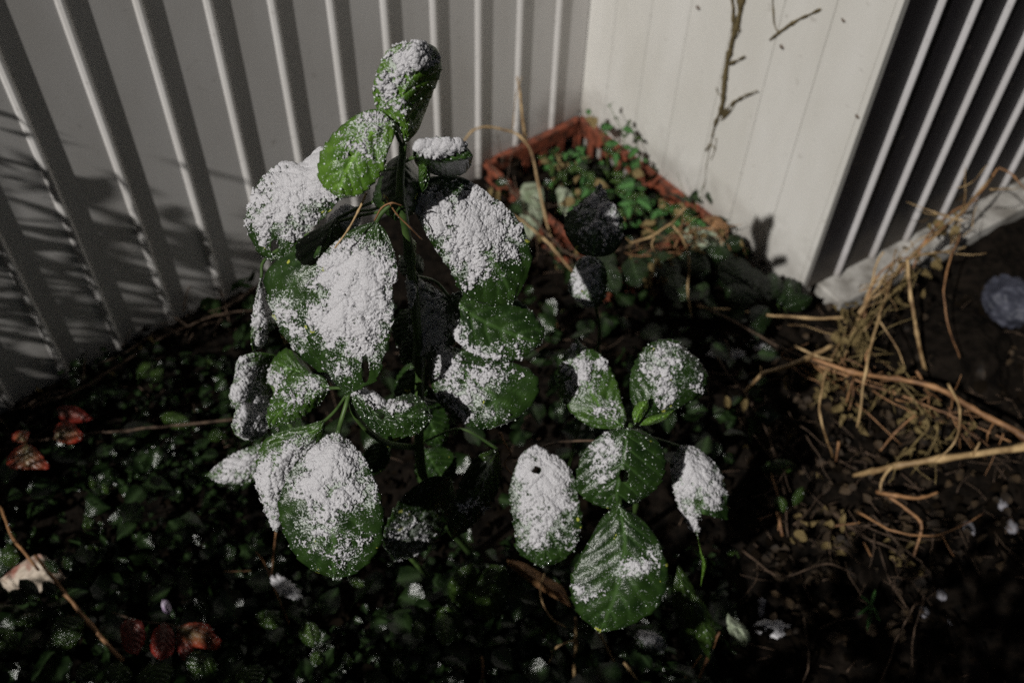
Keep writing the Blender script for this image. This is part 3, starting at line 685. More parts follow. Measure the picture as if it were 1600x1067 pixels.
# ------------------------------------------------------------------ generic small leaf for plants at ground level
def small_leaf_geo(L, W, fold=0.25, droop=0.3, ns=9, nt_=5, lobed=False, seed=0):
    S, T = np.meshgrid(np.linspace(0, 1, ns), np.linspace(-1, 1, nt_), indexing='ij')
    wv = np.sin(np.pi * S ** 0.75) ** 0.8
    if lobed: wv = wv * (1 + 0.35 * np.cos(S * 9 + seed))
    x = T * wv * W / 2; y = S * L
    z = fold * np.abs(x) - droop * L * S ** 2 + 0.06 * L * np.sin(S * 7 + seed + T)
    P_ = np.stack([x, y, z], -1).reshape(-1, 3)
    vein = np.exp(-(T / .2) ** 2).reshape(-1) * .6
    rim = np.clip((np.abs(T) - .3) * 1.6 + (S - .6), 0, 1).reshape(-1)
    return P_, grid_faces(ns, nt_), vein, rim
_lm = {}
def small_leaf_mesh(kind, var, mat_, lobed):
    k_ = (kind, var, mat_)
    if k_ not in _lm:
        V, F, vein, rim = small_leaf_geo(1.0, (.62 + .12 * (var % 3)), .35, .25 + .12 * var, lobed=lobed, seed=var)
        o = mesh_obj('tmp', V, F, mat_, attrs={'vein': vein, 'rim': rim, 'frost': np.full(len(V), .3)})
        _lm[k_] = o.data; bpy.data.objects.remove(o)
    return _lm[k_]
def orient(dirv, nv):
    y = nrm(dirv); z = nv - y * nv.dot(y); z = nrm(z); x = np.cross(y, z)
    return Matrix([[x[0], y[0], z[0], 0], [x[1], y[1], z[1], 0], [x[2], y[2], z[2], 0], [0, 0, 0, 1]])
def put_leaf(parent, loc, dirv, nv, size, mat_, var=0, lobed=False, drops=0, name='leaf', narrow=1.0):
    me = small_leaf_mesh('s', var, mat_, lobed)
    o = bpy.data.objects.new(name, me); COL.objects.link(o); o.parent = parent
    M_ = orient(np.asarray(dirv, float), np.asarray(nv, float))
    o.matrix_local = Matrix.Translation(Vector(loc) - Vector(world_loc(parent))) @ M_ @ Matrix.Diagonal((size * narrow, size, size, 1))
    if drops:
        R3 = np.array(M_.to_3x3()); V, F, _, _ = small_leaf_geo(1.0, (.62 + .12 * (var % 3)), .35, .25 + .12 * var, lobed=lobed, seed=var)
        k_ = rng.integers(0, len(V), drops); r = (0.0003 + .0009 * rng.random(drops) ** 3) / size
        V3, F3 = beads(V[k_] + (rng.random((drops, 3)) - .5) * .05, np.tile([0, 0, 1.0], (drops, 1)), r)
        d_ = mesh_obj('droplets', V3, F3, 'bead'); d_.parent = o; d_['kind'] = 'stuff'
    return o

def sprig(name, label, cat, path, nl, size, mat_, stem_mat='stalk', group=None, lobed=False, drops=0, r=0.0012, spread=1.0):
    """a stem along PATH with leaves left and right"""
    c = smooth_path(path, 5)
    t_ = thing(name, label, cat, tuple(c[0]), group)
    V, F = tube_geo(path, r, r * .6, 5); mesh_obj('stem', V, F, stem_mat, t_, loc=np.array(V[0]))
    for i in range(nl):
        f = (i + 1) / nl * (len(c) - 1.01); j = int(f); p = c[j] + (c[j+1] - c[j]) * (f - j); tg = nrm(c[j+1] - c[j])
        side = nrm(np.cross(tg, [0.1, -.4, 1])) * (1 if i % 2 else -1)
        dv = side * spread + tg * .5 + (rng.random(3) - .5) * .5
        nv = nrm(np.array([-.25, -.45, .9]) + (rng.random(3) - .5) * .7)
        put_leaf(t_, p, dv, nv, size * (.7 + .5 * rng.random()), mat_, int(rng.integers(0, 4)), lobed, drops)
    return t_

# crate plant: bright small-leaved creeper
ct = thing('creeper_plant', 'bright green small-leaved creeper growing inside the red crate with sprigs against the white wall', 'plant', tuple(G(930, 260, -0.04)))
cpaths = [[(950,290,-.03),(948,240,.03),(935,200,.08),(925,178,.11)], [(955,280,-.03),(965,240,.05),(975,215,.09),(952,165,.13)], [(960,290,-.02),(985,270,.04),(1000,250,.06),(985,195,.10)],
          [(930,300,-.03),(890,270,.0),(860,245,.02)], [(940,300,-.03),(915,265,.03),(905,235,.05)], [(960,300,-.03),(1000,310,.02),(1015,325,.03)], [(950,310,-.03),(930,285,.02),(890,262,.03)],
          [(970,300,-.03),(985,290,.03),(1005,300,.04)], [(985,330,-.03),(990,315,.02),(1000,325,.03)], [(920,290,-.03),(885,250,.03),(875,245,.03)], [(1000,340,-.02),(1040,330,.03),(1070,335,.04)], [(880,330,-.03),(905,315,.02),(915,300,.04)], [(860,300,-.03),(870,270,.03),(850,250,.05)], [(1020,370,-.03),(1040,350,.03),(1090,350,.05)], [(960,360,-.03),(975,335,.03),(990,320,.05)]]
for i, pth in enumerate(cpaths):
    pts = [G(*q) for q in pth]; c = smooth_path(pts, 6)
    V, F = tube_geo(pts, .0011, .0007, 5); mesh_obj('stem', V, F, 'stalk', ct, loc=np.array(V[0]))
    nl = 9 if i < 3 else 20
    for j in range(nl):
        f = (j + 1) / nl * (len(c) - 1.01); a_ = int(f); p = c[a_] + (c[a_+1] - c[a_]) * (f - a_)
        an = rng.random() * 6.28
        put_leaf(ct, p + (rng.random(3) - .5) * .02 * (0.3 if i < 3 and j > 4 else 1), (math.cos(an), math.sin(an), .1), nrm(np.array([-.5, -.5, .8]) + (rng.random(3) - .5) * .8), (.011 + .020 * rng.random()), ('crate_leaf', 'crate_leaf', 'ground_leaf', 'crate_leaf', 'ground_leaf', 'wither')[int(rng.integers(0, 6))], int(rng.integers(0, 4)))
# pale wilted leaves in and before the crate
def flat_leaf(name, label, cat, b_, l_, r_, t_, z, mat_, group=None, snow=(), curl=0.0, ndrop=0, seed=60, teeth=.4, frost=0.2, fl=.012, fr=.012):
    """a blade lying at height z above its spot on the ground"""
    dd = lambda q: float(-(RC.T @ (G(q[0], q[1], z) - CO))[2])
    t0 = thing(name, label, cat, tuple(G(b_[0], b_[1], z)), group)
    leaf(t0, Blade(b_, l_, r_, t_, dd(b_), dd(t_), seed=seed, teeth=teeth, fl=fl, fr=fr, arch=-.006, wave=.008), snow, mat_=mat_, ndrop=ndrop, frost=frost)
    return t0
flat_leaf('wilted_leaf', 'pale green wilted leaf drooping over the near left side of the red crate', 'leaf', (838,285),[(815,290),(812,330),(818,360)],[(850,300),(848,335),(842,360)],(828,375),.04,'pale_leaf',seed=61)
flat_leaf('wilted_leaf', 'small cream wilted leaf standing inside the red crate', 'leaf', (875,290),[(868,300),(872,320)],[(893,300),(897,320)],(888,345),.0,'pale_leaf',seed=62)
flat_leaf('wilted_leaf', 'olive wilted leaf lying over the right end of the red crate', 'leaf', (1065,365),[(1080,350),(1110,355),(1130,375)],[(1080,385),(1105,395),(1130,395)],(1150,388),.03,'pale_leaf',seed=63)
flat_leaf('dry_leaf', 'curled reddish dry leaf on the corner of the red crate rim', 'leaf', (1090,350),[(1105,338),(1125,340)],[(1105,360),(1125,364)],(1138,362),.035,'dry_leaf',seed=64)
flat_leaf('dry_leaf', 'long folded brown dry leaf below the shorter laurel bush', 'leaf', (792,874),[(820,880),(855,902),(880,918)],[(800,888),(840,918),(870,936)],(892,948),.06,'dry_leaf',seed=65,fl=.03,teeth=0)
flat_leaf('dry_leaf', 'tan dry leaf lying between the two laurel bushes', 'leaf', (842,490),[(855,493),(868,500)],[(850,505),(862,512)],(872,512),.0,'straw',seed=66,teeth=0)
flat_leaf('wilted_leaf', 'cream leaf with a pink edge among dark leaves at the left edge', 'leaf', (0,905),[(30,880),(62,866),(84,880)],[(14,928),(50,932),(78,915)],(104,905),.03,'cream_leaf',seed=67)
flat_leaf('wilted_leaf', 'narrow green and orange leaf standing right of the shorter laurel bush', 'leaf', (1137,958),[(1135,975),(1145,995)],[(1160,975),(1172,995)],(1165,1010),.06,'pale_leaf',seed=68)

# ------------------------------------------------------------------ dead stems and vines
def stems(name, label, branches, mat_='straw', group=None, cat='dead stem', clump=(), sides=7, knots=.35, wob=.006):
    """branches: list of (points as (px, py, z), r0, r1); the first one is the main stem"""
    p0 = G(*branches[0][0][0]); t_ = thing(name, label, cat, tuple(p0), group)
    for i, (pts, r0, r1) in enumerate(branches):
        V, F = tube_geo([G(*q) for q in pts], r0, r1, sides, 6, wob, knots)
        mesh_obj('stem' if i == 0 else 'branch', V, F, mat_, t_, loc=np.array(V[0]))
    for (px, py, z, n_, ln, sz) in clump:        # withered leaves hanging from the stem
        p = G(px, py, z)
        for j in range(n_):
            q = p + (rng.random(3) - .5) * ln
            dv = np.array([rng.random() - .5, rng.random() - .6, -1.3])
            o = put_leaf(t_, q, dv, nrm(rng.random(3) - [.8, .9, .2]), sz * (.6 + .8 * rng.random()), 'wither', int(rng.integers(0, 4)), name='withered_leaf')
    return t_
DG = 'dead vine stems tangled at the foot of the right wall'
stems('dead_stem', 'thick pale cut stem crossing the right edge below the others', [([(1335,742,-.01),(1365,736,.02),(1405,727,.05),(1470,716,.07),(1600,698,.09),(1700,690,.1)],.0035,.0052), ([(1395,728,.05),(1378,748,.04),(1376,770,.03)],.0025,.0014), ([(1520,710,.08),(1530,690,.1)],.0022,.0014)], 'straw', DG)
stems('dead_stem', 'long brown stem slanting down to the right edge above the thick cut one', [([(1270,560,.09),(1330,580,.10),(1400,592,.10),(1460,605,.11),(1520,638,.12),(1600,682,.13),(1680,730,.13)],.0030,.0045), ([(1360,585,.10),(1352,560,.11),(1358,545,.12)],.0012,.0008), ([(1555,658,.12),(1545,675,.12),(1540,690,.1)],.0014,.0008)], 'rust', DG)
stems('dead_stem', 'pale forked stem tip pointing left towards the shorter laurel bush', [([(1300,540,.10),(1260,560,.10),(1215,577,.10),(1190,585,.095),(1162,614,.08)],.0036,.0022), ([(1190,585,.095),(1187,573,.10)],.001,.0006), ([(1300,562,.10),(1275,556,.10),(1242,541,.10)],.0022,.0016)], 'straw', DG)
stems('dead_stem', 'upright tan stalk standing in front of the pale ledge', [([(1445,578,.0),(1432,520,.05),(1424,470,.09),(1418,405,.13)],.0030,.0024), ([(1418,405,.13),(1440,398,.14),(1480,392,.13),(1510,385,.12)],.0018,.0010)], 'straw', DG)
stems('dead_stem', 'looping withered vine arching against the right ribbed wall', [([(1330,520,.02),(1360,470,.05),(1400,430,.08),(1440,385,.12),(1500,335,.15),(1540,290,.17),(1560,262,.18)],.0030,.0018), ([(1560,262,.18),(1585,275,.17),(1605,300,.15)],.0018,.0012), ([(1425,420,.10),(1450,370,.13),(1490,330,.15),(1530,312,.16)],.0018,.0012), ([(1350,500,.04),(1365,440,.08),(1395,410,.10),(1420,402,.11)],.0020,.0012)], 'rust', DG,
      clump=[(1325,530,.06,16,.05,.026),(1440,400,.11,12,.05,.022),(1300,590,.05,14,.05,.022),(1330,500,.08,14,.05,.024),(1480,345,.14,9,.04,.02)])
stems('dead_stem', 'bent pale twig crossing the lit patch of the ledge', [([(1330,510,.02),(1350,480,.05),(1380,455,.08),(1395,435,.09),(1405,412,.10)],.0024,.0020), ([(1350,480,.05),(1362,440,.08),(1372,405,.11),(1380,393,.12)],.0020,.0014)], 'straw', DG)
stems('dead_stem', 'horizontal straw stem running from the laurel shadow to the withered vine', [([(1090,478,.03),(1180,490,.04),(1260,497,.05),(1330,496,.06)],.0016,.0026)], 'straw', DG)
stems('dead_stem', 'angular broken twig at the lower right with a kinked end', [([(1370,768,.02),(1400,775,.03),(1440,776,.03),(1465,768,.03)],.0032,.0018), ([(1390,778,.03),(1415,795,.03),(1436,815,.03),(1438,835,.02),(1428,870,.0)],.0022,.0018)], 'rust', DG)
stems('dead_stem', 'short rusty sprigs hanging in the middle of the tangle', [([(1335,575,.08),(1330,600,.06),(1322,628,.03)],.0022,.0014), ([(1332,590,.06),(1333,615,.04),(1326,640,.02)],.0012,.0008), ([(1310,690,.03),(1306,722,.0)],.002,.0012), ([(1430,650,.05),(1400,675,.03),(1374,704,.0)],.0016,.0014), ([(1430,580,.08),(1448,610,.06),(1452,634,.04)],.002,.001)], 'rust', DG,
      clump=[(1440,650,.03,16,.05,.022),(1460,690,.02,8,.05,.02),(1330,640,.03,10,.04,.02)])
stems('dead_stem', 'thin leaning stalks at the lower right corner', [([(1375,1067,-.02),(1400,1000,.01),(1430,940,.05)],.0014,.0010), ([(1255,965,.03),(1265,1030,.01),(1255,1067,.0)],.0015,.0012), ([(1425,1040,0),(1428,990,.02),(1445,930,.04)],.0011,.0008)], 'wood', DG)
stems('dead_stem', 'brown twigs near the two fallen snow scraps', [([(1215,800,.03),(1222,838,.01)],.0022,.0018), ([(1185,812,.02),(1208,804,.03)],.0016,.0012), ([(1205,740,.02),(1220,790,.02),(1215,830,.02)],.0014,.001), ([(1305,822,.02),(1345,816,.03)],.0016,.0008), ([(1350,848,.02),(1362,872,.0)],.0014,.0012)], 'rust', DG, clump=[(1230,820,.0,6,.04,.018),(1320,840,.0,8,.05,.02),(1400,870,.01,10,.05,.02)])
for lb_, br_, m_ in (('thin stalk sagging from the ledge across the middle of the tangle', [([(1325,515,.06),(1290,580,.09),(1282,650,.07),(1300,715,.02)],.0018,.0012)], 'straw'),
    ('tan stalk dropping from the pale ledge through the long brown stem', [([(1395,432,.10),(1372,500,.12),(1352,580,.11),(1338,668,.04)],.0022,.0014), ([(1372,500,.12),(1400,540,.10),(1412,570,.08)],.0014,.0008)], 'straw'),
    ('wiry stalk bowing right of the upright tan one', [([(1500,365,.15),(1478,430,.14),(1480,500,.10),(1500,560,.05)],.0016,.0010)], 'rust'),
    ('long thin runner reaching from the laurel shade to the tangle', [([(1085,470,.02),(1150,505,.05),(1225,545,.08),(1300,575,.09)],.0014,.0018), ([(1225,545,.08),(1240,580,.07),(1232,620,.05)],.001,.0006)], 'wood'),
    ('hooked pale stalk hanging above the thick cut stem', [([(1480,600,.12),(1500,640,.12),(1490,690,.10),(1460,720,.07)],.0018,.0010)], 'straw'),
    ('loose curved stalk below the thick cut stem', [([(1340,800,.03),(1400,830,.05),(1470,835,.05),(1540,800,.04)],.0014,.0010), ([(1470,835,.05),(1490,870,.03)],.001,.0006)], 'rust'),
    ('faint runner curling over bare soil below the shorter laurel bush', [([(1160,860,.02),(1220,900,.04),(1290,880,.05),(1340,900,.03)],.0012,.0008)], 'wood')):
    stems('dead_stem', lb_, br_, m_, DG)
# crate-side stems
stems('dead_stem', 'arching pale stem that bends over the near corner of the red crate', [([(722,228,.16),(738,206,.17),(760,198,.17),(790,204,.16),(812,214,.15),(830,240,.13),(842,290,.09),(852,340,.05),(868,400,.0)],.0018,.0022), ([(800,207,.16),(806,150,.22),(815,120,.26)],.001,.0006)], 'straw', wob=.004)
stems('dead_stem', 'slim straw-coloured stalk leaning on the left wall above the red crate', [([(822,222,.12),(817,190,.15),(813,150,.19),(808,120,.22)],.0026,.0016)], 'straw', wob=.002)
stems('dead_stem', 'fine dark tendrils hanging in front of the left wall beside the crate', [([(776,206,.15),(783,240,.12),(784,262,.10)],.0006,.0005), ([(812,214,.15),(800,240,.12),(794,275,.09),(795,290,.08)],.0006,.0005), ([(822,222,.14),(812,200,.16),(802,205,.16)],.0004,.0003)], 'wood', wob=.003)
stems('dead_stem', 'long thin stem running along the near side of the red crate', [([(780,320,.06),(815,345,.05),(850,375,.04),(895,425,.02)],.0016,.0020)], 'straw')
stems('dead_stem', 'curled forked tendril hanging over the shaded soil right of the crate', [([(985,380,.14),(1015,370,.15),(1045,352,.16),(1062,335,.16),(1072,325,.16)],.0022,.0014), ([(1050,352,.16),(1068,375,.14),(1076,410,.10),(1074,450,.06),(1082,498,.02)],.0018,.0009), ([(1022,368,.15),(1018,385,.14),(1026,400,.12),(1020,430,.09)],.0010,.0006), ([(985,380,.14),(978,372,.15)],.001,.0006)], 'straw', clump=[(1035,410,.08,9,.05,.02),(1090,370,.09,10,.04,.022),(1010,440,.03,6,.04,.018)])
# stem pieces lower down
stems('dead_stem', 'pair of fine orange stems crossing a scrap of snow below the tallest bush', [([(432,826,.12),(428,860,.09),(424,905,.06)],.0011,.0013), ([(400,862,.10),(414,880,.08),(424,905,.06)],.0009,.0011), ([(428,918,.05),(440,945,.03),(452,975,.01)],.0012,.0008), ([(350,892,.05),(392,891,.05)],.0007,.0010)], 'rust', wob=.002)
stems('dead_stem', 'reddish split twig slanting across the lower left corner', [([(55,868,.06),(100,925,.06),(140,975,.05),(192,1030,.04)],.0022,.0026), ([(0,790,.05),(20,840,.06),(60,890,.06)],.0016,.002)], 'rust')
stems('dead_stem', 'straight pale stalk rising from the bottom edge under the shorter laurel bush', [([(898,1080,.0),(900,1000,.06),(900,965,.10)],.0022,.0019), ([(897,1000,.05),(870,1010,.04),(855,1045,.01)],.0012,.0008), ([(935,985,.06),(950,1015,.03),(960,1035,.02)],.0016,.001), ([(850,895,.08),(845,930,.07),(862,965,.06),(885,978,.05)],.0010,.0008), ([(975,1035,.03),(1000,1067,.0)],.002,.002)], 'straw')
stems('dead_stem', 'orange stalks leaning at the bottom edge right of the shorter laurel bush', [([(1085,1075,.0),(1105,1030,.04),(1125,985,.08)],.0018,.0014), ([(1095,1025,.04),(1070,1060,.0)],.0012,.001)], 'rust')
stems('dead_stem', 'short pale upright stalk at the bottom edge between the two bushes', [([(752,1025,.05),(754,1067,.02),(754,1085,.0)],.0018,.0014)], 'rust')
stems('dead_stem', 'crooked little tendril just above the snowy leaf with a round hole', [([(782,675,.34),(790,695,.33),(798,708,.32),(788,725,.31),(806,748,.30)],.0012,.0008), ([(784,682,.34),(780,676,.345)],.001,.001)], 'rust', wob=.002)
# fine stems hooked on the tall bush
def dstem(label, pts, r0, r1, mat_='straw'):
    q = [P(*p) for p in pts]; t_ = thing('dead_stem', label, 'dead stem', tuple(q[0])); V, F = tube_geo(q, r0, r1, 6, 6, .0015, .2); mesh_obj('stem', V, F, mat_, t_, loc=np.array(V[0])); return t_
dstem('straw lying from the bright green leaf down to the big central snowy leaf', [(572,302,.80),(560,330,.805),(545,358,.81),(523,388,.815)], .0010, .0007)
dstem('thin reddish straw arched across the stem fork above the big central leaf', [(586,345,.82),(596,326,.81),(612,318,.805),(628,322,.81)], .0008, .0006, 'rust')
dstem('fine straw dropping right of the stem fork onto the right snowy leaf', [(602,308,.81),(620,335,.82),(640,355,.83),(660,375,.85)], .0007, .0006, 'rust')

# twig with red creeper leaves, left
tw = thing('red_creeper', 'creeper with red-edged heart leaves on a long bare twig at the left edge', 'plant', tuple(G(50, 690, .02)))
V, F = tube_geo([G(40,690,.03), G(120,680,.06), G(200,672,.07), G(280,664,.08), G(370,655,.09)], .0018, .0022, 7, 8, .004, .5)
mesh_obj('twig', V, F, 'wood', tw, loc=np.array(V[0]))
def traced(parent, b_, l_, r_, t_, z, mat_, seed, ndrop=25, snow=(), frost=.35, fl=.006, fr=.006, teeth=.2):
    dd = lambda q: float(-(RC.T @ (G(q[0], q[1], z) - CO))[2])
    return leaf(parent, Blade(b_, l_, r_, t_, dd(b_), dd(t_), seed=seed, teeth=teeth, fl=fl, fr=fr, arch=-.004, wave=.003), snow, mat_=mat_, ndrop=ndrop, frost=frost)
traced(tw, (85,686),[(86,668),(98,659),(112,660)],[(95,692),(112,693),(126,688)],(131,680),.09,'red_leaf',71)
traced(tw, (42,690),[(22,690),(18,680),(28,674)],[(44,682),(46,676),(42,674)],(36,674),.09,'red_leaf',72,12)
traced(tw, (40,692),[(24,702),(10,718),(18,732)],[(55,700),(68,715),(76,732)],(40,730),.09,'red_leaf',73,30)
traced(tw, (88,640),[(94,635),(120,636)],[(95,655),(120,660)],(146,655),.05,'red_deep',74,14)
rl = thing('red_creeper', 'dark red wet leaf cluster near the bottom left between green leaves', 'plant', tuple(G(270, 980, .03)))
V, F = tube_geo([G(170,955,.02), G(220,970,.05), G(262,975,.06), G(300,985,.05)], .0012, .0009, 6); mesh_obj('twig', V, F, 'wood', rl, loc=np.array(V[0]))
traced(rl, (200,965),[(188,980),(195,1015)],[(222,972),(226,1000)],(215,1022),.07,'red_deep',75,30)
traced(rl, (258,972),[(240,985),(236,1015)],[(272,990),(270,1020)],(250,1032),.07,'red_deep',76,34)
traced(rl, (280,978),[(275,1000),(278,1020)],[(300,1000),(300,1020)],(288,1032),.06,'red_deep',77,14)
traced(rl, (275,980),[(300,972),(326,976),(335,990)],[(290,1005),(315,1012),(340,1014)],(346,1000),.08,'red_leaf',78,36)
# low leaf rosettes that catch the light
def cluster(name, label, cat, leaves_, mat_='ground_leaf', group=None, z=.05, ndrop=18):
    t_ = thing(name, label, cat, tuple(G(leaves_[0][0][0], leaves_[0][0][1], 0.0)), group)
    for i, (b_, t__, wd) in enumerate(leaves_):
        b2, t2 = np.array(b_, float), np.array(t__, float); ax = t2 - b2; L = np.linalg.norm(ax); nn = np.array([-ax[1], ax[0]]) / L
        l_ = [tuple(b2 + ax * f + nn * wd * g) for f, g in ((.2, .38), (.5, .5), (.8, .34))]; r_ = [tuple(b2 + ax * f - nn * wd * g) for f, g in ((.2, .38), (.5, .5), (.8, .34))]
        traced(t_, tuple(b_), l_, r_, tuple(t__), z + .02 * rng.random(), mat_, 100 + i + int(b_[0]), ndrop, teeth=.5)
        V, F = tube_geo([G(b_[0], b_[1], z), G(b_[0] + 6, b_[1] + 14, -.03)], .001, .0012, 5, 3); mesh_obj('stalk', V, F, 'stalk', t_, loc=np.array(V[0]))
    return t_
GG = 'low wet-leaved plants on the soil'
cluster('low_plant', 'wet green leaves beside the reddish twig in the lower left corner', 'plant', [((132,968),(78,1000),42),((128,990),(70,1012),30),((20,980),(0,1020),40),((60,960),(20,985),24),((0,870),(32,868),34)], group=GG)
cluster('low_plant', 'wet green leaves on the bottom edge below the dark red cluster', 'plant', [((190,1035),(180,1070),44),((235,1035),(250,1075),60),((330,1022),(300,1060),56),((380,1040),(400,1075),50),((150,1040),(120,1060),30)], group=GG, ndrop=40)
cluster('low_plant', 'small pointed leaf and buds lit in the dark left middle', 'plant', [((130,820),(148,812),20),((142,748),(150,765),12),((162,755),(170,772),12),((150,853),(135,856),8)], group=GG, z=.08, ndrop=6)
cluster('low_plant', 'glistening dark leaves under the big lower snowy leaf', 'plant', [((478,968),(490,1012),32),((500,1015),(490,1040),20),((505,945),(480,955),14),((545,905),(570,915),16),((400,960),(440,975),30)], group=GG, ndrop=24)
cluster('low_plant', 'bead-covered leaves at the bottom centre', 'plant', [((650,970),(658,1000),22),((690,955),(700,1010),32),((540,1020),(545,1045),16),((620,1030),(625,1060),20)], group=GG, ndrop=22)
cluster('low_plant', 'faint green seedlings on the dark soil at the left wall', 'plant', [((215,590),(240,565),26),((235,600),(255,575),20),((300,665),(250,650),26),((320,560),(335,570),10),((350,675),(325,685),20)], group=GG, z=.03, ndrop=4)
cluster('low_plant', 'blurred bluish green leaf pair right of the shorter laurel bush', 'plant', [((1190,730),(1245,728),24),((1215,775),(1225,800),20),((1255,760),(1240,790),16),((1150,860),(1136,865),10)], group=GG, z=.02, ndrop=4)
cluster('low_plant', 'feathery green seedling near the lower right', 'plant', [((1362,945),(1355,985),6),((1362,945),(1375,970),6),((1362,945),(1340,960),6),((1362,945),(1368,920),6),((1362,945),(1345,930),5)], mat_='crate_leaf', group=GG, z=.02, ndrop=0)

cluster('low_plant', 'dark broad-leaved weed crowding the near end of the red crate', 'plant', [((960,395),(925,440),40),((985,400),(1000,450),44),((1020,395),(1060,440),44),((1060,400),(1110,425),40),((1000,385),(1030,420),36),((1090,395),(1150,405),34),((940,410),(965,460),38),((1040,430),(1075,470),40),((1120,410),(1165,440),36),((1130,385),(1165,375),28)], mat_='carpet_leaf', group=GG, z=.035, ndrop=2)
cluster('low_plant', 'dark leafy weed standing in for the laurel shadow at the foot of the white wall', 'plant', [((1190,470),(1165,415),40),((1200,470),(1210,425),36),((1215,475),(1250,440),34),((1180,475),(1130,450),38),((1225,480),(1270,465),28),((1200,480),(1175,510),38),((1160,450),(1120,425),34),((1235,470),(1232,432),22),((1175,450),(1148,400),30)], mat_='carpet_leaf', group=GG, z=.03, ndrop=2)  # weed and its dark leaf colour added to fill out the wall shadow
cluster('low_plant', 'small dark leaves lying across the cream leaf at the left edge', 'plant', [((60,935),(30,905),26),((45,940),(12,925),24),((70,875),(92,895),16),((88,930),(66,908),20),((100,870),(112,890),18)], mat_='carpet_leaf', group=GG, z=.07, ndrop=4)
# carpet of ground leaves and litter
def scatter(name, n_, region, size, mat_, zoff, flat=.5, seed=0):
    r_ = np.random.default_rng(seed); Vs, Fs, off = [], [], 0; ve, ri = [], []
    bases = [small_leaf_geo(1, .7 + .1 * v, .35, .3, 5, 5, seed=v) for v in range(4)]
    for i in range(n_):
        px, py = region(r_); p = G(px, py, 0); p[2] = gz(p[0], p[1]) + zoff * r_.random()
        V, F, vein, rim = bases[i % 4]; an = r_.random() * 6.28
        M_ = np.array(orient(np.array([math.cos(an), math.sin(an), (r_.random() - .5) * flat]), nrm(np.array([0, -.1, 1.0]) + (r_.random(3) - .5) * flat * 2)).to_3x3())
        sz = size * (.5 + r_.random()); V2 = V * sz
        Vs.append(V2 @ M_.T + p); Fs.append(F + off); off += len(V); ve.append(vein); ri.append(rim)
    ve = np.concatenate(ve)
    return mesh_obj(name, np.concatenate(Vs), np.concatenate(Fs), mat_, attrs={'vein': ve, 'rim': np.concatenate(ri), 'frost': np.full(len(ve), .2)})
def reg(poly_boxes):
    def f(r_):
        x0, y0, x1, y1 = poly_boxes[int(r_.integers(0, len(poly_boxes)))]; return x0 + (x1 - x0) * r_.random(), y0 + (y1 - y0) * r_.random()
    return f
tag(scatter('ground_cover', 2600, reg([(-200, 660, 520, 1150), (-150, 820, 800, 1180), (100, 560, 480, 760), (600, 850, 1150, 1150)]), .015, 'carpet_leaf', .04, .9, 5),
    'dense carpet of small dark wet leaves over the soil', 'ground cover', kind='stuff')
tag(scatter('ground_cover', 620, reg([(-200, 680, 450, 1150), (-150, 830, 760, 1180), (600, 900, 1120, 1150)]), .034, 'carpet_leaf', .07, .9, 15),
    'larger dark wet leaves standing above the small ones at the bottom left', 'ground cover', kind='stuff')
tag(scatter('leaf_litter', 2600, reg([(300, 420, 1300, 1150), (1000, 450, 1900, 1150), (-200, 450, 700, 1000)]), .016, 'litter', .02, .8, 6),
    'dark brown rotting leaf litter spread over the soil', 'leaf litter', kind='stuff')
tag(scatter('leaf_litter', 260, reg([(790, 230, 1060, 400), (770, 260, 960, 420), (1000, 330, 1200, 470)]), .018, 'litter', .06, .9, 16),
    'brown dead leaves heaped in and around the red crate', 'leaf litter', kind='stuff')
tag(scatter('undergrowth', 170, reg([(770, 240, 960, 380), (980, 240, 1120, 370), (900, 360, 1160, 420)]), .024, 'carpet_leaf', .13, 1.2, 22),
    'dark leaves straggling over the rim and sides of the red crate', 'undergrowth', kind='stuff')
tag(scatter('leaf_litter', 420, reg([(1250, 430, 1700, 900), (1200, 600, 1500, 1000)]), .016, 'wither_dark', .035, 1.2, 17),
    'shredded brown leaf scraps caught among the dead vine stems', 'leaf litter', kind='stuff')
# straggling fibres of the withered vines
def thicket(label, guide, n_, spread, seed, mat_, ln=.08, r=.0011):
    n_ = int(n_ * .5)
    r_ = np.random.default_rng(seed); g = smooth_path([G(*q) for q in guide], 8); parts = []
    t_ = thing('withered_vine', label, 'withered vine', tuple(g[0]), DG)
    for i in range(n_):
        j = int(r_.integers(0, len(g) - 1)); p = g[j] + (r_.random(3) - .5) * spread
        tg = nrm(g[j + 1] - g[j]); dv = nrm(tg * (1.2 if r_.random() < .6 else -.4) + (r_.random(3) - .5) * 1.9 + np.array([0, 0, -.25]))
        L = ln * (.35 + 1.1 * r_.random()); q = [p]
        for k_ in range(4):
            dv = nrm(dv + (r_.random(3) - .5) * .6); q.append(q[-1] + dv * L / 4)
        q = [np.array([a_[0], a_[1], max(a_[2], -.02)]) for a_ in q]
        parts.append(tube_geo(q, r * (.6 + r_.random()), r * .5, 4, 2))
    V, F = join(parts); o = mesh_obj('fibres', V, F, mat_, t_, loc=np.array(g[0])); o['kind'] = 'stuff'
    V, F = tube_geo([G(*q) for q in guide], .0017, .0012, 6, 6, .008, .5); mesh_obj('stem', V, F, mat_, t_, loc=np.array(V[0]))
    for i in range(max(6, n_ // 2)):
        j = int(r_.integers(0, len(g) - 1)); q = g[j] + (r_.random(3) - .5) * spread
        put_leaf(t_, q, np.array([r_.random() - .5, r_.random() - .6, -1.2]), nrm(r_.random(3) - [.8, .9, .2]), .018 + .026 * r_.random(), 'wither' if i % 2 else 'wither_dark', int(r_.integers(0, 4)), name='withered_leaf', narrow=.4)
    return t_
thicket('frayed straw-coloured vine climbing from the ledge to the top right', [(1290,590,.02),(1330,520,.05),(1370,450,.09),(1430,395,.12),(1490,345,.15),(1550,275,.18)], 70, .05, 1, 'straw')
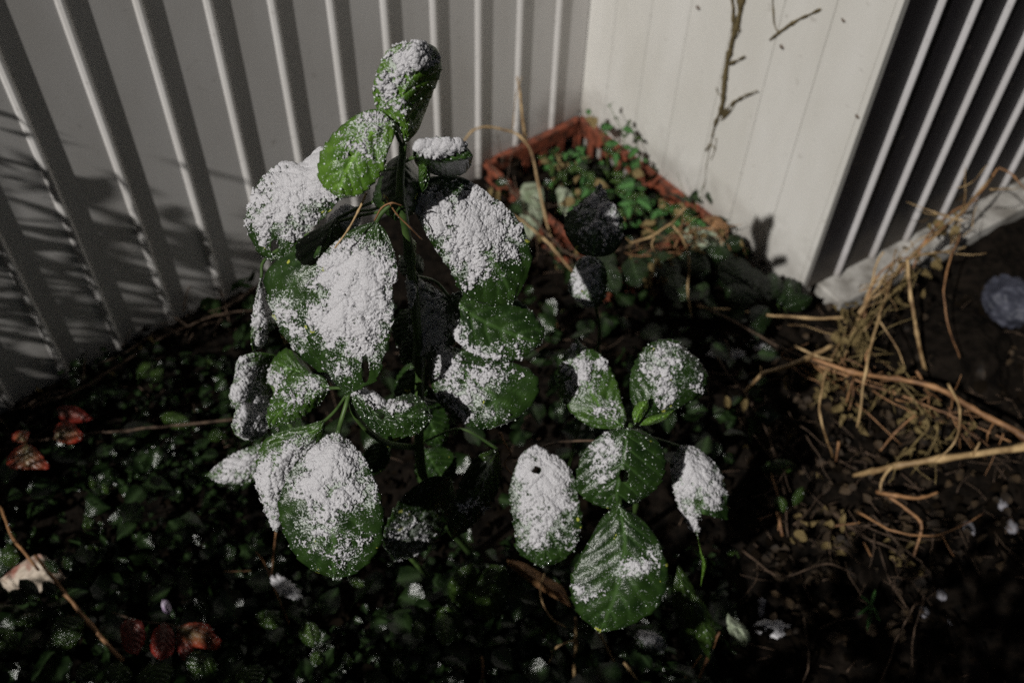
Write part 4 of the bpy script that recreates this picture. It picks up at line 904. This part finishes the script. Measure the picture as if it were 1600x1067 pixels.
thicket('shredded brown vine hanging in front of the ledge', [(1330,620,.02),(1320,570,.05),(1335,520,.08),(1385,470,.10),(1440,420,.11)], 56, .06, 2, 'wither')
thicket('dark frayed vine lying over the long brown stem', [(1250,560,.05),(1330,590,.06),(1410,620,.06),(1490,650,.07),(1580,690,.08)], 80, .06, 3, 'rust', .07, .0010)
thicket('drooping withered vine in the middle of the tangle', [(1400,590,.08),(1430,630,.06),(1450,670,.04),(1400,720,.02)], 70, .05, 4, 'wither', .05)
thicket('shredded vine heap by the angular broken twig', [(1300,800,.01),(1350,840,.02),(1400,860,.02),(1430,900,.01)], 60, .07, 5, 'wood', .07, .0011)
thicket('wiry root mat between the shorter laurel bush and the tangle', [(1120,560,.01),(1180,640,.01),(1220,740,.01),(1230,840,.01)], 70, .10, 6, 'wood', .08, .0010)
thicket('wiry dead growth hanging over the near edge of the red crate', [(770,260,.05),(800,300,.05),(840,350,.05),(900,400,.03),(1000,380,.05)], 70, .05, 7, 'wood', .07, .0009)
thicket('brittle twiggy tuft at the right end of the red crate', [(1000,400,.06),(1060,370,.08),(1110,360,.06),(1150,400,.03)], 60, .05, 8, 'rust', .07, .0010)
thicket('brown dry runners along the foot of the left wall', [(20,640,.02),(120,610,.04),(250,530,.03),(350,490,.03),(480,480,.02)], 60, .06, 9, 'wood', .09, .0010)
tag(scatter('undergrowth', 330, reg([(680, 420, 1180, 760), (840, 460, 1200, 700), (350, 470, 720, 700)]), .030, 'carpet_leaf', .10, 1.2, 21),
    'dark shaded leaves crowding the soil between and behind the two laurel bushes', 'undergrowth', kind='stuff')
# fine twig debris
r_ = np.random.default_rng(9); parts = []
for i in range(420):
    px, py = reg([(900, 430, 1700, 1150), (200, 480, 1000, 700), (1250, 500, 1650, 900)])(r_); p = G(px, py, 0); p[2] = gz(p[0], p[1]) + .004 + .015 * r_.random()
    an = r_.random() * 6.28; L = .015 + .05 * r_.random(); dv = np.array([math.cos(an), math.sin(an), (r_.random() - .4) * .5]) * L
    mid = p + dv * .5 + (r_.random(3) - .5) * L * .2
    parts.append(tube_geo([p, mid, p + dv], .0007 + .0006 * r_.random(), .0005, 4, 2))
V, F = join(parts); tag(mesh_obj('twig_litter', V, F, 'wood'), 'thin broken twigs and roots strewn over the soil', 'twig litter', kind='stuff')

# ------------------------------------------------------------------ vine remains on the white wall
cv = thing('climbing_vine', 'dried climbing vine stub hanging down the white plank wall', 'vine', tuple(Wl(1115, 210, A, d2)))
def wallstem(pts, r0, r1, name='branch', k=8):
    q = [Wl(x, y, A, d2) + n2 * (0.003 + o) for x, y, o in pts]
    V, F = tube_geo(q, r0, r1, 7, k, .006, 1.9); mesh_obj(name, V, F, 'vine', cv, loc=np.array(V[0]))
wallstem([(1170,-80,.004),(1162,0,.003),(1155,40,.004),(1143,80,.003),(1138,120,.004),(1133,160,.003),(1122,185,.002),(1114,212,.001)], .0038, .0020, 'stem')
wallstem([(1138,100,.003),(1150,95,.004),(1168,86,.004)], .0013, .0008)
wallstem([(1130,178,.003),(1150,158,.004),(1170,145,.004),(1188,139,.004)], .0016, .0010)
wallstem([(1128,185,.003),(1145,170,.003),(1150,160,.003)], .0014, .0010)
wallstem([(1145,-20,.003),(1150,30,.004),(1148,70,.003)], .0020, .0012)
wallstem([(1105,235,.001),(1112,225,.001),(1120,232,.001)], .0010, .0006)
wallstem([(1114,212,0),(1108,245,0),(1101,290,0),(1090,335,0)], .0006, .0004)
wallstem([(1120,215,0),(1118,235,0),(1112,250,0)], .0008, .0004)
wallstem([(1148,60,.002),(1156,52,.004),(1160,44,.003)], .0012, .0008)
wallstem([(1134,150,.002),(1126,143,.004),(1124,136,.003)], .0010, .0007)
ck = thing('climbing_vine', 'thin dark knotted vine scrap near the top of the white plank wall', 'vine', tuple(Wl(1205, 62, A, d2)))
def wallstem2(parent, pts, r0, r1):
    q = [Wl(x, y, A, d2) + n2 * 0.003 for x, y in pts]
    V, F = tube_geo(q, r0, r1, 6, 8, .003, 1.6); mesh_obj('stem', V, F, 'vine', parent, loc=np.array(V[0]))
wallstem2(ck, [(1205,62),(1220,50),(1240,36),(1262,24),(1284,14)], .0013, .0018)
wallstem2(ck, [(1208,-30),(1209,5),(1212,35),(1218,50)], .0011, .0007)
for i, (x, y, lb) in enumerate([(1318, 32, 'upper dark tendril pad stuck to the white plank wall near the trim'), (1223, 73, 'tendril pad stuck just below the thin vine scrap'), (1341, 182, 'red-brown pad on the corner trim of the white wall'), (1092, 12, 'small brown fleck high on the white planks left of the vine')]):
    q = Wl(x, y, A, d2) + n2 * .0012
    t_ = thing('tendril_pad', lb, 'tendril pad', tuple(q))
    V, F = tube_geo([q - d2 * .003 + Z * .001, q + n2 * .001, q + d2 * .0035 - Z * .001], .0018, .0016, 7, 4, .002, 1.0); mesh_obj('pad', V, F, 'wood', t_, loc=np.array(V[0]))
stems('dead_stem', 'thin pale shoots rising behind the crate rim against the white wall', [([(1085,335,.03),(1088,310,.06),(1098,292,.08)],.0008,.0005), ([(1085,335,.03),(1070,305,.06),(1058,270,.09)],.0005,.0004)], 'stalk', wob=.001)

# ------------------------------------------------------------------ stones, snow scraps
def lump(name, label, cat, c, r3, mat_, amp=.25, seed=0, sub=24, group=None, sc=1.0):
    th, ph = np.meshgrid(np.linspace(0, math.pi, sub), np.linspace(0, 2 * math.pi, sub * 2, endpoint=False), indexing='ij')
    D = np.stack([np.sin(th) * np.cos(ph), np.sin(th) * np.sin(ph), np.cos(th)], -1)
    rr = 1 + (fbm(D + seed * 3.3, 1.6 * sc, 4) - .5) * 2 * amp
    V = c + D * rr[..., None] * np.array(r3); idx = np.arange(sub * sub * 2).reshape(sub, sub * 2)
    F = np.stack([idx[:-1], np.roll(idx[:-1], -1, 1), np.roll(idx[1:], -1, 1), idx[1:]], -1).reshape(-1, 4)[:, ::-1]
    o = mesh_obj(name, V.reshape(-1, 3), F.copy(), mat_, loc=np.array(c)); tag(o, label, cat, group); return o
lump('stone', 'smooth bluish rounded stone at the right edge under the ledge', 'stone', G(1578, 472, .01), (.045, .052, .034), 'stone', .3, 1, 40, sc=1.6)
lump('rock', 'broad dark brown rock half buried at the right edge', 'rock', G(1490, 560, -.06), (.09, .11, .06), 'rock', .35, 2)
lump('rock', 'low dark rock with a torn top near the lower right', 'rock', G(1360, 885, -.03), (.035, .06, .035), 'rock', .4, 3)
for i, (x, y, s_, lb) in enumerate([(1198, 925, .006, 'upper pale scrap beside the melting snow at lower right'), (1196, 938, .006, 'small rounded scrap above the melting snow at lower right'), (1504, 948, .004, 'tiny white pebble on the dark soil at lower right'), (1522, 815, .009, 'oval grey pebble on the soil at the right'), (1595, 805, .009, 'pale pebble cut by the right edge'), (1578, 770, .008, 'bluish pebble above the one cut by the right edge'), (1490, 905, .007, 'dull pinkish pebble low at the right'), (1460, 935, .007, 'grey pebble left of the tiny white one')]):
    p = G(x, y, 0); lump('pebble', lb, 'pebble', np.array([p[0], p[1], gz(p[0], p[1]) + s_ * .6]), (s_, s_ * 1.3, s_ * .8), 'pebble', .4, 10 + i, 10)
for i, (x, y, a_, b_, lb) in enumerate([(1212, 968, .022, .012, 'melting snow patch on the soil at the lower right'), (1140, 530, .028, .014, 'dim snow scrap in the shade before the white wall'), (1190, 520, .016, .01, 'small snow scrap in the shade right of the dim one')]):
    p = G(x, y, 0); lump('snow_patch', lb, 'snow', np.array([p[0], p[1], gz(p[0], p[1]) + .006]), (a_, b_, .008), 'snow', .7, 20 + i, 26, sc=2)
p = P(446, 918, 1.30); lump('snow_scrap', 'crumb of dirty snow held by the crossing orange stems', 'snow', p, (.020, .008, .006), 'snow', .9, 31, 30, sc=2.2).rotation_euler = (0.2, .3, -.5)
pt = thing('fallen_petal', 'single white and purple petal above the dark red leaves', 'petal', tuple(G(260, 945, .04)))
traced(pt, (254,936),[(252,944),(256,955)],[(262,938),(268,950)],(265,960),.06,'petal',91,0)

# ------------------------------------------------------------------ grass left of view shading the left wall; bushes added to darken the soil
def grass_clump(label, cx, cy, n_, hgt, seed, lean):
    r_ = np.random.default_rng(seed); t_ = thing('grass_clump', label, 'grass clump', (cx, cy, 0)); parts = []
    for i in range(n_):
        an = r_.random() * 6.28; b0 = np.array([cx, cy, 0]) + np.array([math.cos(an), math.sin(an), 0]) * .07 * r_.random()
        h_ = hgt * (.55 + .5 * r_.random()); d_ = np.array([math.cos(an) * .5 + lean[0], math.sin(an) * .5 + lean[1], 0]) * (.22 + .25 * r_.random())
        q = smooth_path([b0, b0 + d_ * .35 + Z * h_ * .6, b0 + d_ * .9 + Z * h_ * .95, b0 + d_ * 1.7 + Z * h_ * .93], 6)
        w_ = .0012 + .0020 * r_.random(); sd = nrm(np.cross(q[-1] - q[0], Z)); V = []
        for j, c in enumerate(q):
            ww = w_ * (1 - (j / (len(q) - 1)) ** 3); V += [c - sd * ww, c + Z * .0015, c + sd * ww]
        F = []
        for j in range(len(q) - 1):
            F += [(3*j, 3*j+1, 3*j+4, 3*j+3), (3*j+1, 3*j+2, 3*j+5, 3*j+4)]
        parts.append((V, F))
    V, F = join(parts); o = mesh_obj('blades', V, F, 'ground_leaf', t_, loc=np.array([cx, cy, 0.0])); o['kind'] = 'stuff'
    return t_
grass_clump('low grass tuft nearest the camera on the left', -.98, .56, 60, .60, 3, (.0, .0))
def bush(label, c, r3, n_, sz, seed):
    r_ = np.random.default_rng(seed); t_ = thing('shade_bush', label, 'bush', (c[0], c[1], 0)); Vs, Fs, off = [], [], 0
    bs = small_leaf_geo(1, .6, .3, .3, 4, 3)
    for i in range(n_):
        dvv = nrm(r_.normal(size=3)); p = np.array(c) + dvv * np.array(r3) * (r_.random() ** .4)
        if p[2] < 0.02: p[2] = .02 + .1 * r_.random()
        M_ = np.array(orient(nrm(r_.normal(size=3)), nrm(r_.normal(size=3))).to_3x3())
        Vs.append(bs[0] * sz * (.6 + .8 * r_.random()) @ M_.T + p); Fs.append(bs[1] + off); off += len(bs[0])
    o = mesh_obj('foliage', np.concatenate(Vs), np.concatenate(Fs), 'ground_leaf', t_, loc=np.array([c[0], c[1], 0.0])); o['kind'] = 'stuff'
    V, F = tube_geo([np.array([c[0], c[1], -.05]), np.array(c)], .012, .006, 7); mesh_obj('trunk', V, F, 'wood', t_, loc=np.array(V[0])); return t_
for i, (x, y, h, rx) in enumerate([(-1.25, .10, .58, .26), (-.85, .0, .84, .28), (-.45, -.12, .98, .28), (-.05, -.2, 1.08, .28), (.32, -.22, 1.12, .26), (.66, -.2, 1.12, .26)]):  # unseen bushes added behind the camera to keep sun off the soil
    bush(['added leafy shade bush farthest to the left behind the camera', 'added leafy shade bush second from the left behind the camera', 'added leafy shade bush in the middle of the row behind the camera', 'added leafy shade bush directly behind the camera', 'added leafy shade bush right of the camera in the row behind it', 'added leafy shade bush at the right end of the row behind the camera'][i], (x, y, h * .5), (rx, .17, h * .52), (1300, 1500, 2300, 1700, 3000, 3400)[i], .038, i + 1)

# loose shrub outside the left edge whose leaves break up the light on the wall
def twiggy(label, c, r3, n_, seed):
    r_ = np.random.default_rng(seed); t_ = thing('willow_shrub', label, 'shrub', (c[0] - .1, c[1] - .08, 0)); Vs, Fs, off = [], [], 0; parts = []
    bs = small_leaf_geo(1, .22, .3, .3, 5, 3); root = np.array([c[0] - .1, c[1] - .08, -.05])
    for i in range(n_ // 12):
        e_ = np.array(c) + r_.normal(size=3) * np.array(r3) * .75; m_ = (root + e_) / 2 + (r_.random(3) - .5) * .08
        q = smooth_path([root + (r_.random(3) - .5) * [.05, .05, 0], m_, e_], 5); parts.append(tube_geo([root, m_, e_], .0022, .0008, 4, 4))
        for j in range(12):
            p = q[int(r_.integers(len(q) // 2, len(q)))] + (r_.random(3) - .5) * .05; dv = nrm(nrm(e_ - m_) + r_.normal(size=3) * .7 + [0, 0, -.3])
            M_ = np.array(orient(dv, nrm(r_.normal(size=3))).to_3x3())
            Vs.append(bs[0] * (.035 + .03 * r_.random()) @ M_.T + p); Fs.append(bs[1] + off); off += len(bs[0])
    o = mesh_obj('foliage', np.concatenate(Vs), np.concatenate(Fs), 'ground_leaf', t_, loc=np.array(c, float)); o['kind'] = 'stuff'
    V, F = join(parts); mesh_obj('branches', V, F, 'wood', t_, loc=root)['kind'] = 'stuff'
twiggy('tall narrow-leaved shrub just outside the left edge of the view', (-.97, .60, .80), (.10, .09, .11), 170, 51)
twiggy('bushy narrow-leaved shrub below the tall one outside the left edge', (-.90, .68, .62), (.09, .09, .13), 230, 52)
twiggy('lowest narrow-leaved shrub close to the left wall outside the left edge', (-.93, .66, .45), (.10, .09, .13), 190, 53)
